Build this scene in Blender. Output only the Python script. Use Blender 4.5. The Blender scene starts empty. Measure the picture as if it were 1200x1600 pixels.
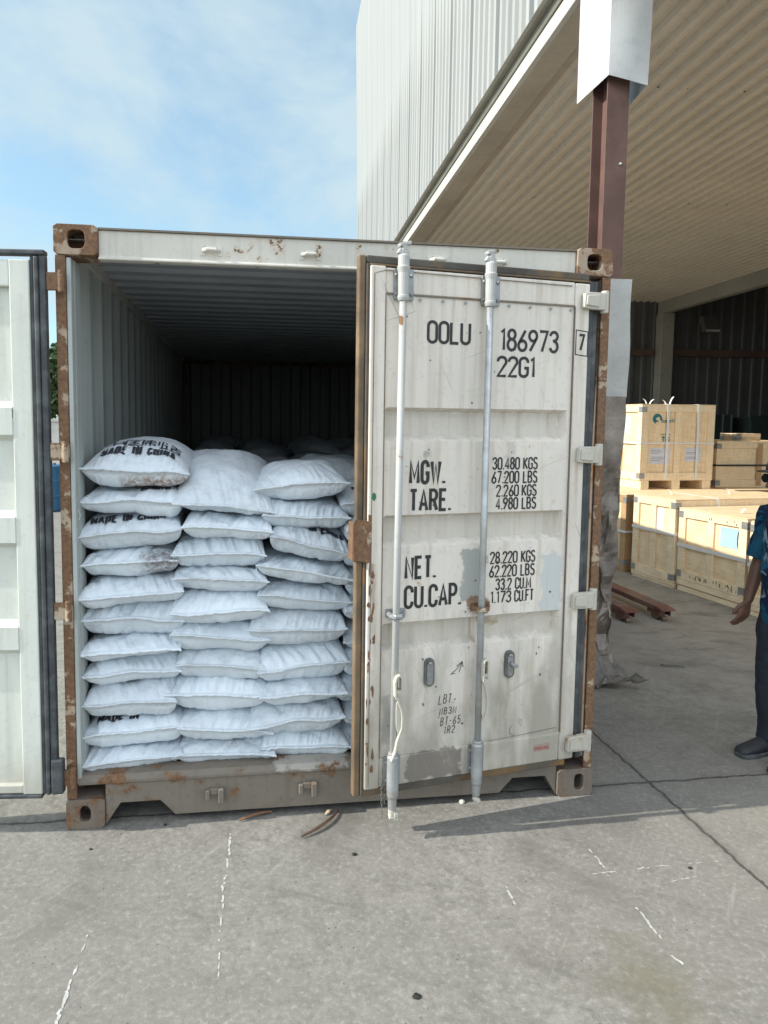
import bpy, bmesh, math, random
import numpy as np
from mathutils import Matrix, Vector, Euler

SC = bpy.context.scene
COL = SC.collection
PI = math.pi
R = math.radians

# ------------------------------------------------------------------ camera
cam = bpy.data.objects.new('camera', bpy.data.cameras.new('camera'))
COL.objects.link(cam)
right = Vector((0.9901, -0.1403, 0.0100)); down = Vector((-0.0019, -0.0841, -0.9965)); fwd = Vector((0.1407, 0.9865, -0.0835))
M = Matrix(((right.x, -down.x, -fwd.x), (right.y, -down.y, -fwd.y), (right.z, -down.z, -fwd.z)))
cam.matrix_world = Matrix.Translation((0.7557, -3.1262, 1.7971)) @ M.to_quaternion().to_matrix().to_4x4()
cd = cam.data
cd.sensor_width = 36.0
cd.lens = 36.0 * 1112.9 / 1600.0
cd.shift_x = 65.34 / 1600.0
cd.shift_y = -48.02 / 1600.0
cd.clip_end = 1500.0
SC.camera = cam

# ------------------------------------------------------------------ world / sun
SUN_EL = R(33.0)
SUN_TO = Vector((-1.0, -0.03, 0)).normalized() * math.cos(SUN_EL) + Vector((0, 0, math.sin(SUN_EL)))
wd = bpy.data.worlds.new('World'); SC.world = wd; wd.use_nodes = True
wt = wd.node_tree; wt.nodes.clear()
wo = wt.nodes.new('ShaderNodeOutputWorld'); bg = wt.nodes.new('ShaderNodeBackground')
sky = wt.nodes.new('ShaderNodeTexSky'); sky.sky_type = 'NISHITA'; sky.sun_disc = False
sky.sun_elevation = SUN_EL
sky.sun_rotation = math.atan2(SUN_TO.x, SUN_TO.y)
sky.air_density = 1.0; sky.dust_density = 1.2; sky.ozone_density = 2.2
bg.inputs['Strength'].default_value = 0.12
tc = wt.nodes.new('ShaderNodeTexCoord')
mp = wt.nodes.new('ShaderNodeMapping'); mp.inputs['Scale'].default_value = (1.0, 1.0, 1.5); mp.inputs['Location'].default_value = (1.3, 0.7, 0.2)
wt.links.new(tc.outputs['Generated'], mp.inputs['Vector'])
n1 = wt.nodes.new('ShaderNodeTexNoise'); n1.inputs['Scale'].default_value = 3.0; n1.inputs['Detail'].default_value = 10; n1.inputs['Roughness'].default_value = 0.57; n1.inputs['Distortion'].default_value = 0.35
wt.links.new(mp.outputs[0], n1.inputs['Vector'])
cr = wt.nodes.new('ShaderNodeValToRGB'); cr.color_ramp.elements[0].position = 0.42; cr.color_ramp.elements[1].position = 0.58
cr.color_ramp.elements[0].color = (0.34, 0.34, 0.34, 1); cr.color_ramp.elements[1].color = (0.92, 0.92, 0.92, 1)
wt.links.new(n1.outputs['Fac'], cr.inputs['Fac'])
mx = wt.nodes.new('ShaderNodeMix'); mx.data_type = 'RGBA'
tn = wt.nodes.new('ShaderNodeMix'); tn.data_type = 'RGBA'; tn.blend_type = 'MULTIPLY'; tn.inputs['Factor'].default_value = 1.0
tn.inputs[7].default_value = (0.80, 1.02, 0.97, 1); wt.links.new(sky.outputs[0], tn.inputs[6])
wt.links.new(cr.outputs['Color'], mx.inputs['Factor']); wt.links.new(tn.outputs[2], mx.inputs[6])
# clouds out of view, overhead and behind the camera, brightened as added fill light
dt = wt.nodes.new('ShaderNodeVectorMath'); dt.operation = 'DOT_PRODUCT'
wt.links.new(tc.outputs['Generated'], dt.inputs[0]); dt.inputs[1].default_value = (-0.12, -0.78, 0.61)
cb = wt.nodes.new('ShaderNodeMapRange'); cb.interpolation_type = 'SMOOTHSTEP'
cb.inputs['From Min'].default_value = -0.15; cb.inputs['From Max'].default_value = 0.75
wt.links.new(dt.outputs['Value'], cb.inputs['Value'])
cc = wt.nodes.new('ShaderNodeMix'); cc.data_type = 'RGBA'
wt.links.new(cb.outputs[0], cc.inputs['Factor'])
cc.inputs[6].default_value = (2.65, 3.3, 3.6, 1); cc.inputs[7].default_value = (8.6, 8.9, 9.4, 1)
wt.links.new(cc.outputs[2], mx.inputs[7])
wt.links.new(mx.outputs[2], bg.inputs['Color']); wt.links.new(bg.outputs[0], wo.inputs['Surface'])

sl = bpy.data.lights.new('sun', 'SUN'); sl.energy = 3.0; sl.angle = R(0.5); sl.color = (1.0, 0.95, 0.87)
so = bpy.data.objects.new('sun', sl); COL.objects.link(so)
so.rotation_euler = SUN_TO.to_track_quat('Z', 'Y').to_euler()

SC.view_settings.view_transform = 'Standard'; SC.view_settings.look = 'None'
SC.view_settings.exposure = 1.02; SC.view_settings.gamma = 1.0; SC.view_settings.use_curve_mapping = False
SC.cycles.max_bounces = 8; SC.cycles.diffuse_bounces = 6
SC.cycles.use_denoising = True

# ------------------------------------------------------------------ node helpers
class G:
    def __init__(s, name):
        s.m = bpy.data.materials.new(name); s.m.use_nodes = True
        s.t = s.m.node_tree; s.t.nodes.clear()
        s.out = s.t.nodes.new('ShaderNodeOutputMaterial')
        s.b = s.t.nodes.new('ShaderNodeBsdfPrincipled')
        s.t.links.new(s.b.outputs[0], s.out.inputs['Surface'])
    def set(s, sock, v):
        if isinstance(v, bpy.types.NodeSocket): s.t.links.new(v, sock)
        elif isinstance(v, (tuple, list)) and sock.type == 'RGBA' and len(v) == 3: sock.default_value = (*v, 1)
        else: sock.default_value = v
    def n(s, typ, ins=None, **pr):
        nd = s.t.nodes.new(typ)
        for k, v in pr.items(): setattr(nd, k, v)
        for k, v in (ins or {}).items(): s.set(nd.inputs[k], v)
        return nd
    def obj(s): return s.n('ShaderNodeTexCoord').outputs['Object']
    def pos(s): return s.n('ShaderNodeNewGeometry').outputs['Position']
    def scale(s, v, sc, loc=(0, 0, 0)): return s.n('ShaderNodeMapping', {'Vector': v, 'Scale': sc, 'Location': loc}).outputs[0]
    def noise(s, v, sc, det=4, ro=0.55, dist=0.0):
        return s.n('ShaderNodeTexNoise', {'Vector': v, 'Scale': sc, 'Detail': det, 'Roughness': ro, 'Distortion': dist}).outputs['Fac']
    def vor(s, v, sc, feature='F1', out='Distance'):
        return s.n('ShaderNodeTexVoronoi', {'Vector': v, 'Scale': sc}, feature=feature).outputs[out]
    def mr(s, v, a, b, c=0.0, d=1.0):
        return s.n('ShaderNodeMapRange', {'Value': v, 'From Min': a, 'From Max': b, 'To Min': c, 'To Max': d}).outputs[0]
    def mth(s, op, a, b=0.0):
        return s.n('ShaderNodeMath', {0: a, 1: b}, operation=op).outputs[0]
    def mix(s, f, a, b, blend='MIX'):
        nd = s.n('ShaderNodeMix', data_type='RGBA', blend_type=blend)
        s.set(nd.inputs['Factor'], f); s.set(nd.inputs[6], a); s.set(nd.inputs[7], b)
        return nd.outputs[2]
    def sep(s, v):
        nd = s.n('ShaderNodeSeparateXYZ', {0: v}); return nd.outputs
    def bump(s, h, strength=0.3, dist=0.01):
        nd = s.n('ShaderNodeBump', {'Height': h, 'Strength': strength, 'Distance': dist})
        s.t.links.new(nd.outputs[0], s.b.inputs['Normal'])
    def fin(s, col, rough=0.6, metal=0.0, spec=0.5):
        s.set(s.b.inputs['Base Color'], col); s.set(s.b.inputs['Roughness'], rough); s.set(s.b.inputs['Metallic'], metal)
        s.set(s.b.inputs['Specular IOR Level'], spec)
        return s.m

RUST = (0.115, 0.062, 0.034); RUST2 = (0.22, 0.12, 0.06); GRIME = (0.10, 0.085, 0.065)

def painted(name, base, rust=0.35, dirt=0.4, streak=0.3, rough=0.55, patches=(), seed=0.0, lowdirt=None, low_h=0.35, chip_scale=9.0, runs=(), scr=0.0):
    """weathered paint over steel: grain, vertical runs, chips with rust, stains of their own, recess shade painted in as patches"""
    g = G(name); o = g.obj(); v = g.scale(o, (1, 1, 1), (seed, seed * .7, seed * 1.3))
    big = g.noise(v, 2.2, 5); fine = g.noise(v, 38, 4, .6)
    run = g.noise(g.scale(v, (26, 26, .9)), 1.0, 4, .6)
    col = g.mix(g.mr(big, .3, .7), tuple(c * .90 for c in base), tuple(min(1, c * 1.06) for c in base))
    col = g.mix(g.mth('MULTIPLY', g.mr(run, .50, .78), streak), col, tuple(c * q for c, q in zip(base, (.62, .58, .50))))
    col = g.mix(g.mth('MULTIPLY', g.mr(fine, .56, .74), dirt * .6), col, tuple(c * .55 for c in base))
    if lowdirt:
        z = g.sep(o)[2]
        lm = g.mth('ADD', g.mr(z, .16, low_h, 1.0, 0.0), g.mr(g.noise(g.scale(v, (6, 6, 2)), 1.5, 5), .3, .7, -.35, .35))
        col = g.mix(g.mth('MULTIPLY', g.mr(lm, .25, .9), .8), col, lowdirt)
    ox = g.sep(o)
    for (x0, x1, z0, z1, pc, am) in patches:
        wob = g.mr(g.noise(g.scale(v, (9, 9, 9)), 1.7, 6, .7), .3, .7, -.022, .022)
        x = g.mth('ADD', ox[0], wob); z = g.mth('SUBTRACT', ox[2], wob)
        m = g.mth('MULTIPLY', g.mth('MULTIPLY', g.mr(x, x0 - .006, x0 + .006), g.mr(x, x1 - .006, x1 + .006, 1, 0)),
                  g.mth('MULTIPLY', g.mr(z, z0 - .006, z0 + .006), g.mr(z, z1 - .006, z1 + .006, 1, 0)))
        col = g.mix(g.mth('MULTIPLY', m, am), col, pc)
    for (rx, zt, ln, wd, rcx, am) in runs:
        wob = g.mr(g.noise(g.scale(v, (3, 3, 9)), 1.5, 3), .3, .7, -.004, .004)
        dx = g.mth('ABSOLUTE', g.mth('SUBTRACT', g.mth('ADD', ox[0], wob), rx))
        m = g.mth('MULTIPLY', g.mr(dx, wd * .25, wd, 1, 0), g.mth('MULTIPLY', g.mr(ox[2], zt - ln, zt, 0, 1), g.mr(ox[2], zt, zt + .006, 1, 0)))
        m = g.mth('MULTIPLY', m, g.mr(g.noise(g.scale(v, (60, 60, 4)), 1.0, 4, .6), .3, .65))
        col = g.mix(g.mth('MULTIPLY', m, am), col, rcx)
    if scr:
        s1_ = g.noise(g.scale(g.n('ShaderNodeVectorRotate', {'Vector': v, 'Angle': .35}, rotation_type='Y_AXIS').outputs[0], (2.2, 2, 70)), 1.0, 3, .5)
        s2_ = g.noise(g.scale(g.n('ShaderNodeVectorRotate', {'Vector': v, 'Angle': -1.1}, rotation_type='Y_AXIS').outputs[0], (3, 2, 90)), 1.0, 3, .5)
        col = g.mix(g.mth('MULTIPLY', g.mr(g.mth('MAXIMUM', s1_, s2_), .70, .745), scr), col, tuple(c * .45 for c in base))
    ch = g.mth('ADD', g.noise(v, chip_scale, 8, .68), g.mth('MULTIPLY', g.noise(v, 1.7, 3), .45))
    th = 0.98 - 0.36 * rust
    halo = g.mr(ch, th - .07, th)
    chip = g.mr(ch, th, th + .02)
    rc = g.mix(g.mr(g.noise(v, 55, 4, .7), .35, .65), RUST, RUST2)
    col = g.mix(g.mth('MULTIPLY', halo, .35), col, tuple(c * q for c, q in zip(base, (.8, .62, .42))))
    col = g.mix(chip, col, rc)
    g.bump(g.mth('ADD', g.mth('MULTIPLY', fine, .35), g.mth('MULTIPLY', chip, -1.0)), .35, .003)
    return g.fin(col, g.mr(big, .3, .7, rough - .06, rough + .1), 0, .4)

def simple(name, base, rough=.6, metal=0.0, var=.12, sc=6.0, bump=.15, dirt=None, dirt_amt=.5, spec=.5):
    g = G(name); v = g.obj()
    a = g.noise(v, sc, 5); b = g.noise(v, sc * 9, 4, .6)
    col = g.mix(g.mr(a, .3, .7), tuple(c * (1 - var) for c in base), tuple(min(1, c * (1 + var)) for c in base))
    col = g.mix(g.mth('MULTIPLY', g.mr(b, .5, .75), .35), col, tuple(c * .6 for c in base))
    if dirt: col = g.mix(g.mth('MULTIPLY', g.mr(g.noise(v, sc * .6, 7, .65), .48, .66), dirt_amt), col, dirt)
    g.bump(b, bump, .004)
    return g.fin(col, rough, metal, spec)

BEIGE = (0.54, 0.52, 0.455)
M_ = {}
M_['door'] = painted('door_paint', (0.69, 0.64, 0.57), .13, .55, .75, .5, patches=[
    (.115, .985, 1.730, 1.845, (.40, .385, .33), .34), (.115, .985, 1.280, 1.392, (.40, .385, .33), .34), (.115, .985, .824, .928, (.38, .36, .30), .42),  # recess bands: their shade painted into the door colour as darker patches
    (.246, .505, .215, .345, (.16, .14, .12), .85), (.49, .605, 1.0, 1.245, (.27, .29, .28), .8), (.895, 1.0, .93, 1.20, (.45, .50, .51), .7),
    (.30, .335, 1.64, 1.668, (.30, .29, .26), .8), (.70, .74, 1.60, 1.72, (.36, .35, .31), .45), (.125, .165, .40, .62, (.28, .27, .24), .6),
    (.53, .62, .955, 1.02, (.20, .10, .05), .85), (.605, .70, .885, .91, (.30, .20, .10), .6)],
    runs=[(.20, 2.29, .30, .012, (.30, .24, .17), .7), (.60, 2.28, .42, .012, (.28, .21, .14), .7), (.33, .66, .26, .016, (.34, .30, .23), .7), (.737, .65, .30, .018, (.32, .27, .19), .7), (.565, .955, .36, .02, (.24, .12, .06), .8),
     (.17, .955, .25, .012, (.30, .24, .16), .6), (.80, 1.41, .15, .010, (.45, .33, .15), .6), (.79, 1.70, .28, .007, (.50, .40, .18), .6), (.93, 1.86, .12, .010, (.34, .25, .16), .6), (.70, 1.845, .10, .02, (.36, .31, .23), .6), (.42, 2.32, .20, .008, (.34, .28, .2), .6),
     (.85, .81, .42, .03, (.40, .36, .28), .6), (.25, .81, .45, .035, (.40, .37, .29), .6), (.95, 2.32, .35, .02, (.42, .38, .30), .55), (.07, 1.20, .40, .02, (.22, .13, .07), .7), (.075, 2.30, .5, .014, (.40, .36, .28), .5), (1.05, .93, .3, .02, (.30, .21, .13), .6), (1.055, 1.61, .35, .016, (.34, .26, .17), .6), (1.05, 2.30, .3, .016, (.34, .26, .17), .6)],
    scr=.5, seed=3.1, lowdirt=(.27, .25, .20), low_h=1.05)
M_['door_in'] = painted('door_inner_paint', (0.60, 0.62, 0.565), .06, .45, .5, .5, seed=7.7, scr=.4, lowdirt=(.40, .39, .33), low_h=.5, runs=[(-.10, 2.3, .6, .02, (.46, .45, .38), .5), (-.13, 1.70, .5, .01, (.42, .40, .33), .5), (-.17, 1.41, .12, .02, (.45, .42, .32), .6), (-.2, .94, .14, .03, (.46, .43, .35), .6)])
M_['frame'] = painted('frame_paint', (0.60, 0.575, 0.51), .30, .5, .5, .55, seed=1.3)
M_['post'] = painted('post_rust_paint', (0.42, 0.345, 0.26), .92, .6, .6, .65, seed=5.9, chip_scale=7.0)
M_['sill'] = painted('sill_worn_paint', (0.185, 0.158, 0.128), .42, .8, .5, .65, seed=2.2, patches=[(.9, 1.24, .215, .26, (.52, .5, .45), .5)])
M_['casting'] = painted('casting_rust_paint', (0.36, 0.28, 0.21), .85, .7, .4, .65, seed=9.1, chip_scale=12)
M_['castlow'] = painted('casting_low_paint', (0.18, 0.145, 0.115), .55, .7, .4, .65, seed=4.1)
M_['inside'] = painted('interior_paint', (0.41, 0.44, 0.425), .12, .5, .6, .55, seed=6.4)
M_['roofin'] = painted('interior_roof_paint', (0.38, 0.40, 0.415), .05, .4, .2, .5, seed=8.4)
M_['gasket'] = simple('black_rubber', (.040, .046, .05), .55, 0, .3, 14, .3, (.14, .15, .15), .6)
M_['gasket_brown'] = simple('weathered_rubber', (.075, .068, .055), .7, 0, .4, 5, .4, (.24, .125, .03), .8)
M_['gasket_tan'] = simple('tan_worn_rubber', (.17, .115, .065), .7, 0, .45, 4, .4, (.05, .045, .038), .95)
M_['galv'] = simple('galvanised_steel', (.42, .44, .445), .45, .5, .2, 9, .15, (.28, .23, .18), .55)
M_['galvp'] = simple('galvanised_plate', (.30, .32, .33), .5, .5, .2, 12, .2, (.20, .16, .12), .5)
M_['barpaint'] = painted('bar_paint', (0.42, 0.425, 0.41), .28, .4, .3, .45, seed=11.0)
M_['handle'] = painted('handle_paint', (0.50, 0.475, 0.41), .28, .4, .2, .5, seed=12.0)
M_['oval'] = simple('dull_grey_steel', (.15, .155, .14), .6, .4, .3, 20, .3)
M_['black'] = simple('black_marking', (.022, .022, .022), .6, 0, .3, 30, .05)
M_['pen'] = simple('marker_pen', (.05, .045, .045), .6, 0, .3, 40, .05)
M_['redink'] = simple('red_ink', (.45, .10, .09), .6, 0, .3, 40, .05)
M_['green'] = simple('green_sticker', (.02, .16, .08), .5, 0, .1, 8, .05)
M_['latch'] = painted('latch_rust', (.40, .36, .29), .98, .7, .3, .65, seed=3.9, chip_scale=16)
M_['ply'] = simple('container_plywood', (.17, .12, .08), .7, 0, .3, 5, .2)

def bag_mat(name, stain=None, tint=1.0, seed=0.0, grime=.35):
    g = G(name); o = g.obj(); v = g.scale(o, (1, 1, 1), (seed, seed, seed))
    a = g.noise(v, 5, 5); b = g.noise(g.scale(v, (14, 14, 34)), 1.2, 6, .7)
    base = (.68 * tint, .74 * tint, .785 * tint)
    col = g.mix(g.mr(a, .3, .7), tuple(c * .93 for c in base), base)
    nz = g.sep(g.n('ShaderNodeNewGeometry').outputs['Normal'])[2]
    col = g.mix(g.mth('MULTIPLY', g.mr(b, .50, .74), grime), col, (.40, .38, .37))
    col = g.mix(g.mth('MULTIPLY', g.mr(g.noise(v, 2.3, 4), .55, .7), .22), col, (.46, .44, .44))
    if stain:
        x0, x1, z0, z1, sc = stain
        s_ = g.sep(o)
        wob = g.mr(g.noise(v, 17, 6, .7), .3, .7, -.05, .05)
        x = g.mth('ADD', s_[0], wob); z = g.mth('ADD', s_[2], g.mth('MULTIPLY', wob, .5))
        m = g.mth('MULTIPLY', g.mth('MULTIPLY', g.mr(x, x0 - .03, x0 + .03), g.mr(x, x1 - .03, x1 + .03, 1, 0)),
                  g.mth('MULTIPLY', g.mr(z, z0 - .01, z0 + .01), g.mr(z, z1 - .015, z1 + .015, 1, 0)))
        m = g.mth('MULTIPLY', m, g.mr(g.noise(v, 40, 5, .7), .36, .6))
        col = g.mix(m, col, sc)
    x = g.n('ShaderNodeTexWave', {'Vector': v, 'Scale': 130.0, 'Distortion': .5, 'Detail': 1.0}, wave_type='BANDS', bands_direction='X').outputs['Fac']
    y = g.n('ShaderNodeTexWave', {'Vector': v, 'Scale': 130.0, 'Distortion': .5, 'Detail': 1.0}, wave_type='BANDS', bands_direction='Y').outputs['Fac']
    cr_ = g.noise(g.scale(v, (30, 10, 20)), 1.5, 4, .55, .6)
    rg = g.mth('ABSOLUTE', g.mth('SUBTRACT', g.noise(g.scale(v, (17, 6, 12)), 1.0, 2, .5, .8), .5))
    rg2 = g.mth('ABSOLUTE', g.mth('SUBTRACT', g.noise(g.scale(v, (6, 8, 6)), 1.0, 3, .5, 1.2), .5))
    cr_ = g.mth('ADD', g.mth('MULTIPLY', cr_, .6), g.mth('ADD', g.mr(rg, 0, .07, 0, .45), g.mr(rg2, 0, .035, 0, .5)))
    g.bump(g.mth('ADD', g.mth('MULTIPLY', g.mth('ADD', x, y), .05), cr_), .30, .008)
    return g.fin(col, .62, 0, .3)
BAGM = [bag_mat('woven_sack', None, 1.0, 0.0), bag_mat('woven_sack_grey', None, .95, 3.3, .5), bag_mat('woven_sack_clean', None, 1.04, 6.6, .22)]
BAG_STAIN = bag_mat('woven_sack_stained', (-.06, .24, .0, .058, (.27, .17, .11)), 1.0, 1.2, .45)
BAG_DIRTY = bag_mat('woven_sack_scuffed', (.05, .25, .0, .12, (.22, .20, .20)), 1.0, 2.7, .45)
M_['bagtext'] = simple('sack_print', (.030, .032, .042), .65, 0, .3, 25, .05)

# ------------------------------------------------------------------ mesh helpers
class MB:
    def __init__(s): s.v = []; s.f = []
    def add(s, vs, fs):
        o = len(s.v); s.v += [tuple(map(float, p)) for p in vs]; s.f += [tuple(i + o for i in f) for f in fs]; return s
    def box(s, x0, x1, y0, y1, z0, z1):
        return s.add([(x, y, z) for z in (z0, z1) for y in (y0, y1) for x in (x0, x1)],
                     [(0, 2, 3, 1), (4, 5, 7, 6), (0, 1, 5, 4), (2, 6, 7, 3), (0, 4, 6, 2), (1, 3, 7, 5)])
    def tbox(s, M, sx, sy, sz):
        vs = [M @ Vector((x * sx / 2, y * sy / 2, z * sz / 2)) for z in (-1, 1) for y in (-1, 1) for x in (-1, 1)]
        return s.add(vs, [(0, 2, 3, 1), (4, 5, 7, 6), (0, 1, 5, 4), (2, 6, 7, 3), (0, 4, 6, 2), (1, 3, 7, 5)])
    def prism(s, poly, a0, a1, axis):
        """extrude a 2D polygon along axis; (p,q) are the other two axes in xyz order"""
        def mk(p, a): return {'x': (a, p[0], p[1]), 'y': (p[0], a, p[1]), 'z': (p[0], p[1], a)}[axis]
        n = len(poly); vs = [mk(p, a0) for p in poly] + [mk(p, a1) for p in poly]
        fs = [tuple(range(n))[::-1], tuple(range(n, 2 * n))] + [(i, (i + 1) % n, n + (i + 1) % n, n + i) for i in range(n)]
        return s.add(vs, fs)
    def sheet(s, prof, t, a0, a1, axis):
        """thin folded sheet: open 2D profile of thickness t (second coord) extruded along axis"""
        poly = list(prof) + [(p, q + t) for p, q in reversed(prof)]
        def mk(p, a): return {'x': (a, p[0], p[1]), 'y': (p[0], a, p[1]), 'z': (p[0], p[1], a), 'X': (a, p[1], p[0]), 'Z': (p[1], p[0], a)}[axis]
        n = len(poly); h = len(prof)
        vs = [mk(p, a0) for p in poly] + [mk(p, a1) for p in poly]
        fs = [(i, (i + 1) % n, n + (i + 1) % n, n + i) for i in range(n)]
        for i in range(h - 1):
            fs.append((i, i + 1, n - 2 - i, n - 1 - i)); fs.append((n + i, 2 * n - 1 - i, 2 * n - 2 - i, n + i + 1))
        return s.add(vs, fs)
    def tube(s, path, r, n=10, cap=True):
        P = [Vector(p) for p in path]; rs = r if isinstance(r, (list, tuple)) else [r] * len(P)
        up = None; rings = []
        for i, p in enumerate(P):
            t = (P[min(i + 1, len(P) - 1)] - P[max(i - 1, 0)])
            if t.length < 1e-9: t = Vector((0, 0, 1))
            t.normalize()
            if up is None: up = t.orthogonal().normalized()
            else:
                up = up - t * up.dot(t)
                up = up.normalized() if up.length > 1e-6 else t.orthogonal().normalized()
            sd = t.cross(up)
            rings.append([p + (up * math.cos(2 * PI * k / n) + sd * math.sin(2 * PI * k / n)) * rs[i] for k in range(n)])
        vs = [q for rg in rings for q in rg]
        fs = [(i * n + k, i * n + (k + 1) % n, (i + 1) * n + (k + 1) % n, (i + 1) * n + k) for i in range(len(P) - 1) for k in range(n)]
        if cap: fs += [tuple(range(n))[::-1], tuple(range((len(P) - 1) * n, len(P) * n))]
        return s.add(vs, fs)
    def lathe(s, prof, c, n=18, axis='z'):
        """prof: (radius, height) pairs about a centre"""
        vs = []
        for r, h in prof:
            for k in range(n):
                a = 2 * PI * k / n; p = (r * math.cos(a), r * math.sin(a), h)
                if axis == 'y': p = (p[0], p[2], p[1])
                if axis == 'x': p = (p[2], p[0], p[1])
                vs.append((c[0] + p[0], c[1] + p[1], c[2] + p[2]))
        m = len(prof)
        fs = [(i * n + k, i * n + (k + 1) % n, (i + 1) * n + (k + 1) % n, (i + 1) * n + k) for i in range(m - 1) for k in range(n)]
        fs += [tuple(range(n))[::-1], tuple(range((m - 1) * n, m * n))]
        return s.add(vs, fs)
    def loft(s, rings, n=16):
        """rings: (centre, rx, ry, tilt_axis vectors ax, ay)"""
        vs = []
        for c, rx, ry, ax, ay in rings:
            for k in range(n):
                a = 2 * PI * k / n
                vs.append(Vector(c) + Vector(ax) * rx * math.cos(a) + Vector(ay) * ry * math.sin(a))
        m = len(rings)
        fs = [(i * n + k, i * n + (k + 1) % n, (i + 1) * n + (k + 1) % n, (i + 1) * n + k) for i in range(m - 1) for k in range(n)]
        fs += [tuple(range(n))[::-1], tuple(range((m - 1) * n, m * n))]
        return s.add(vs, fs)
    def build(s, name, mat, parent=None, smooth=False, bevel=0.0, recalc=True):
        me = bpy.data.meshes.new(name)
        me.from_pydata(s.v, [], s.f)
        if recalc:
            bm = bmesh.new(); bm.from_mesh(me); bmesh.ops.recalc_face_normals(bm, faces=bm.faces); bm.to_mesh(me); bm.free()
        me.materials.append(mat)
        if smooth: me.polygons.foreach_set('use_smooth', [True] * len(me.polygons))
        o = bpy.data.objects.new(name, me); COL.objects.link(o)
        if parent is not None: o.parent = parent
        if bevel:
            b = o.modifiers.new('bevel', 'BEVEL'); b.width = bevel; b.segments = 2; b.limit_method = 'ANGLE'; b.angle_limit = R(40)
            b.harden_normals = False
        if smooth == 'auto':
            pass
        return o

def empty(name, loc=(0, 0, 0), rz=0.0):
    o = bpy.data.objects.new(name, None); COL.objects.link(o); o.location = loc; o.rotation_euler = (0, 0, rz); o.empty_display_size = .2
    return o
def tag(o, label=None, cat=None, group=None, kind=None):
    if label: o['label'] = label
    if cat: o['category'] = cat
    if group: o['group'] = group
    if kind: o['kind'] = kind
    return o
def copy_thing(o):
    c = o.copy(); COL.objects.link(c)
    for ch in list(o.children):
        d = ch.copy(); COL.objects.link(d); d.parent = c
        for gch in list(ch.children):
            e = gch.copy(); COL.objects.link(e); e.parent = d
    return c

# value noise for shapes
def vnoise(x, y, seed=0):
    xi = np.floor(x).astype(np.int64); yi = np.floor(y).astype(np.int64); fx = x - xi; fy = y - yi
    fx = fx * fx * (3 - 2 * fx); fy = fy * fy * (3 - 2 * fy)
    def h(a, b):
        n = (a * 374761393 + b * 668265263 + seed * 982451653) & 0xffffffff
        n = ((n ^ (n >> 13)) * 1274126177) & 0xffffffff
        n = n ^ (n >> 16)
        return (n & 0xffff) / 65535.0
    return (h(xi, yi) * (1 - fx) + h(xi + 1, yi) * fx) * (1 - fy) + (h(xi, yi + 1) * (1 - fx) + h(xi + 1, yi + 1) * fx) * fy

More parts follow.
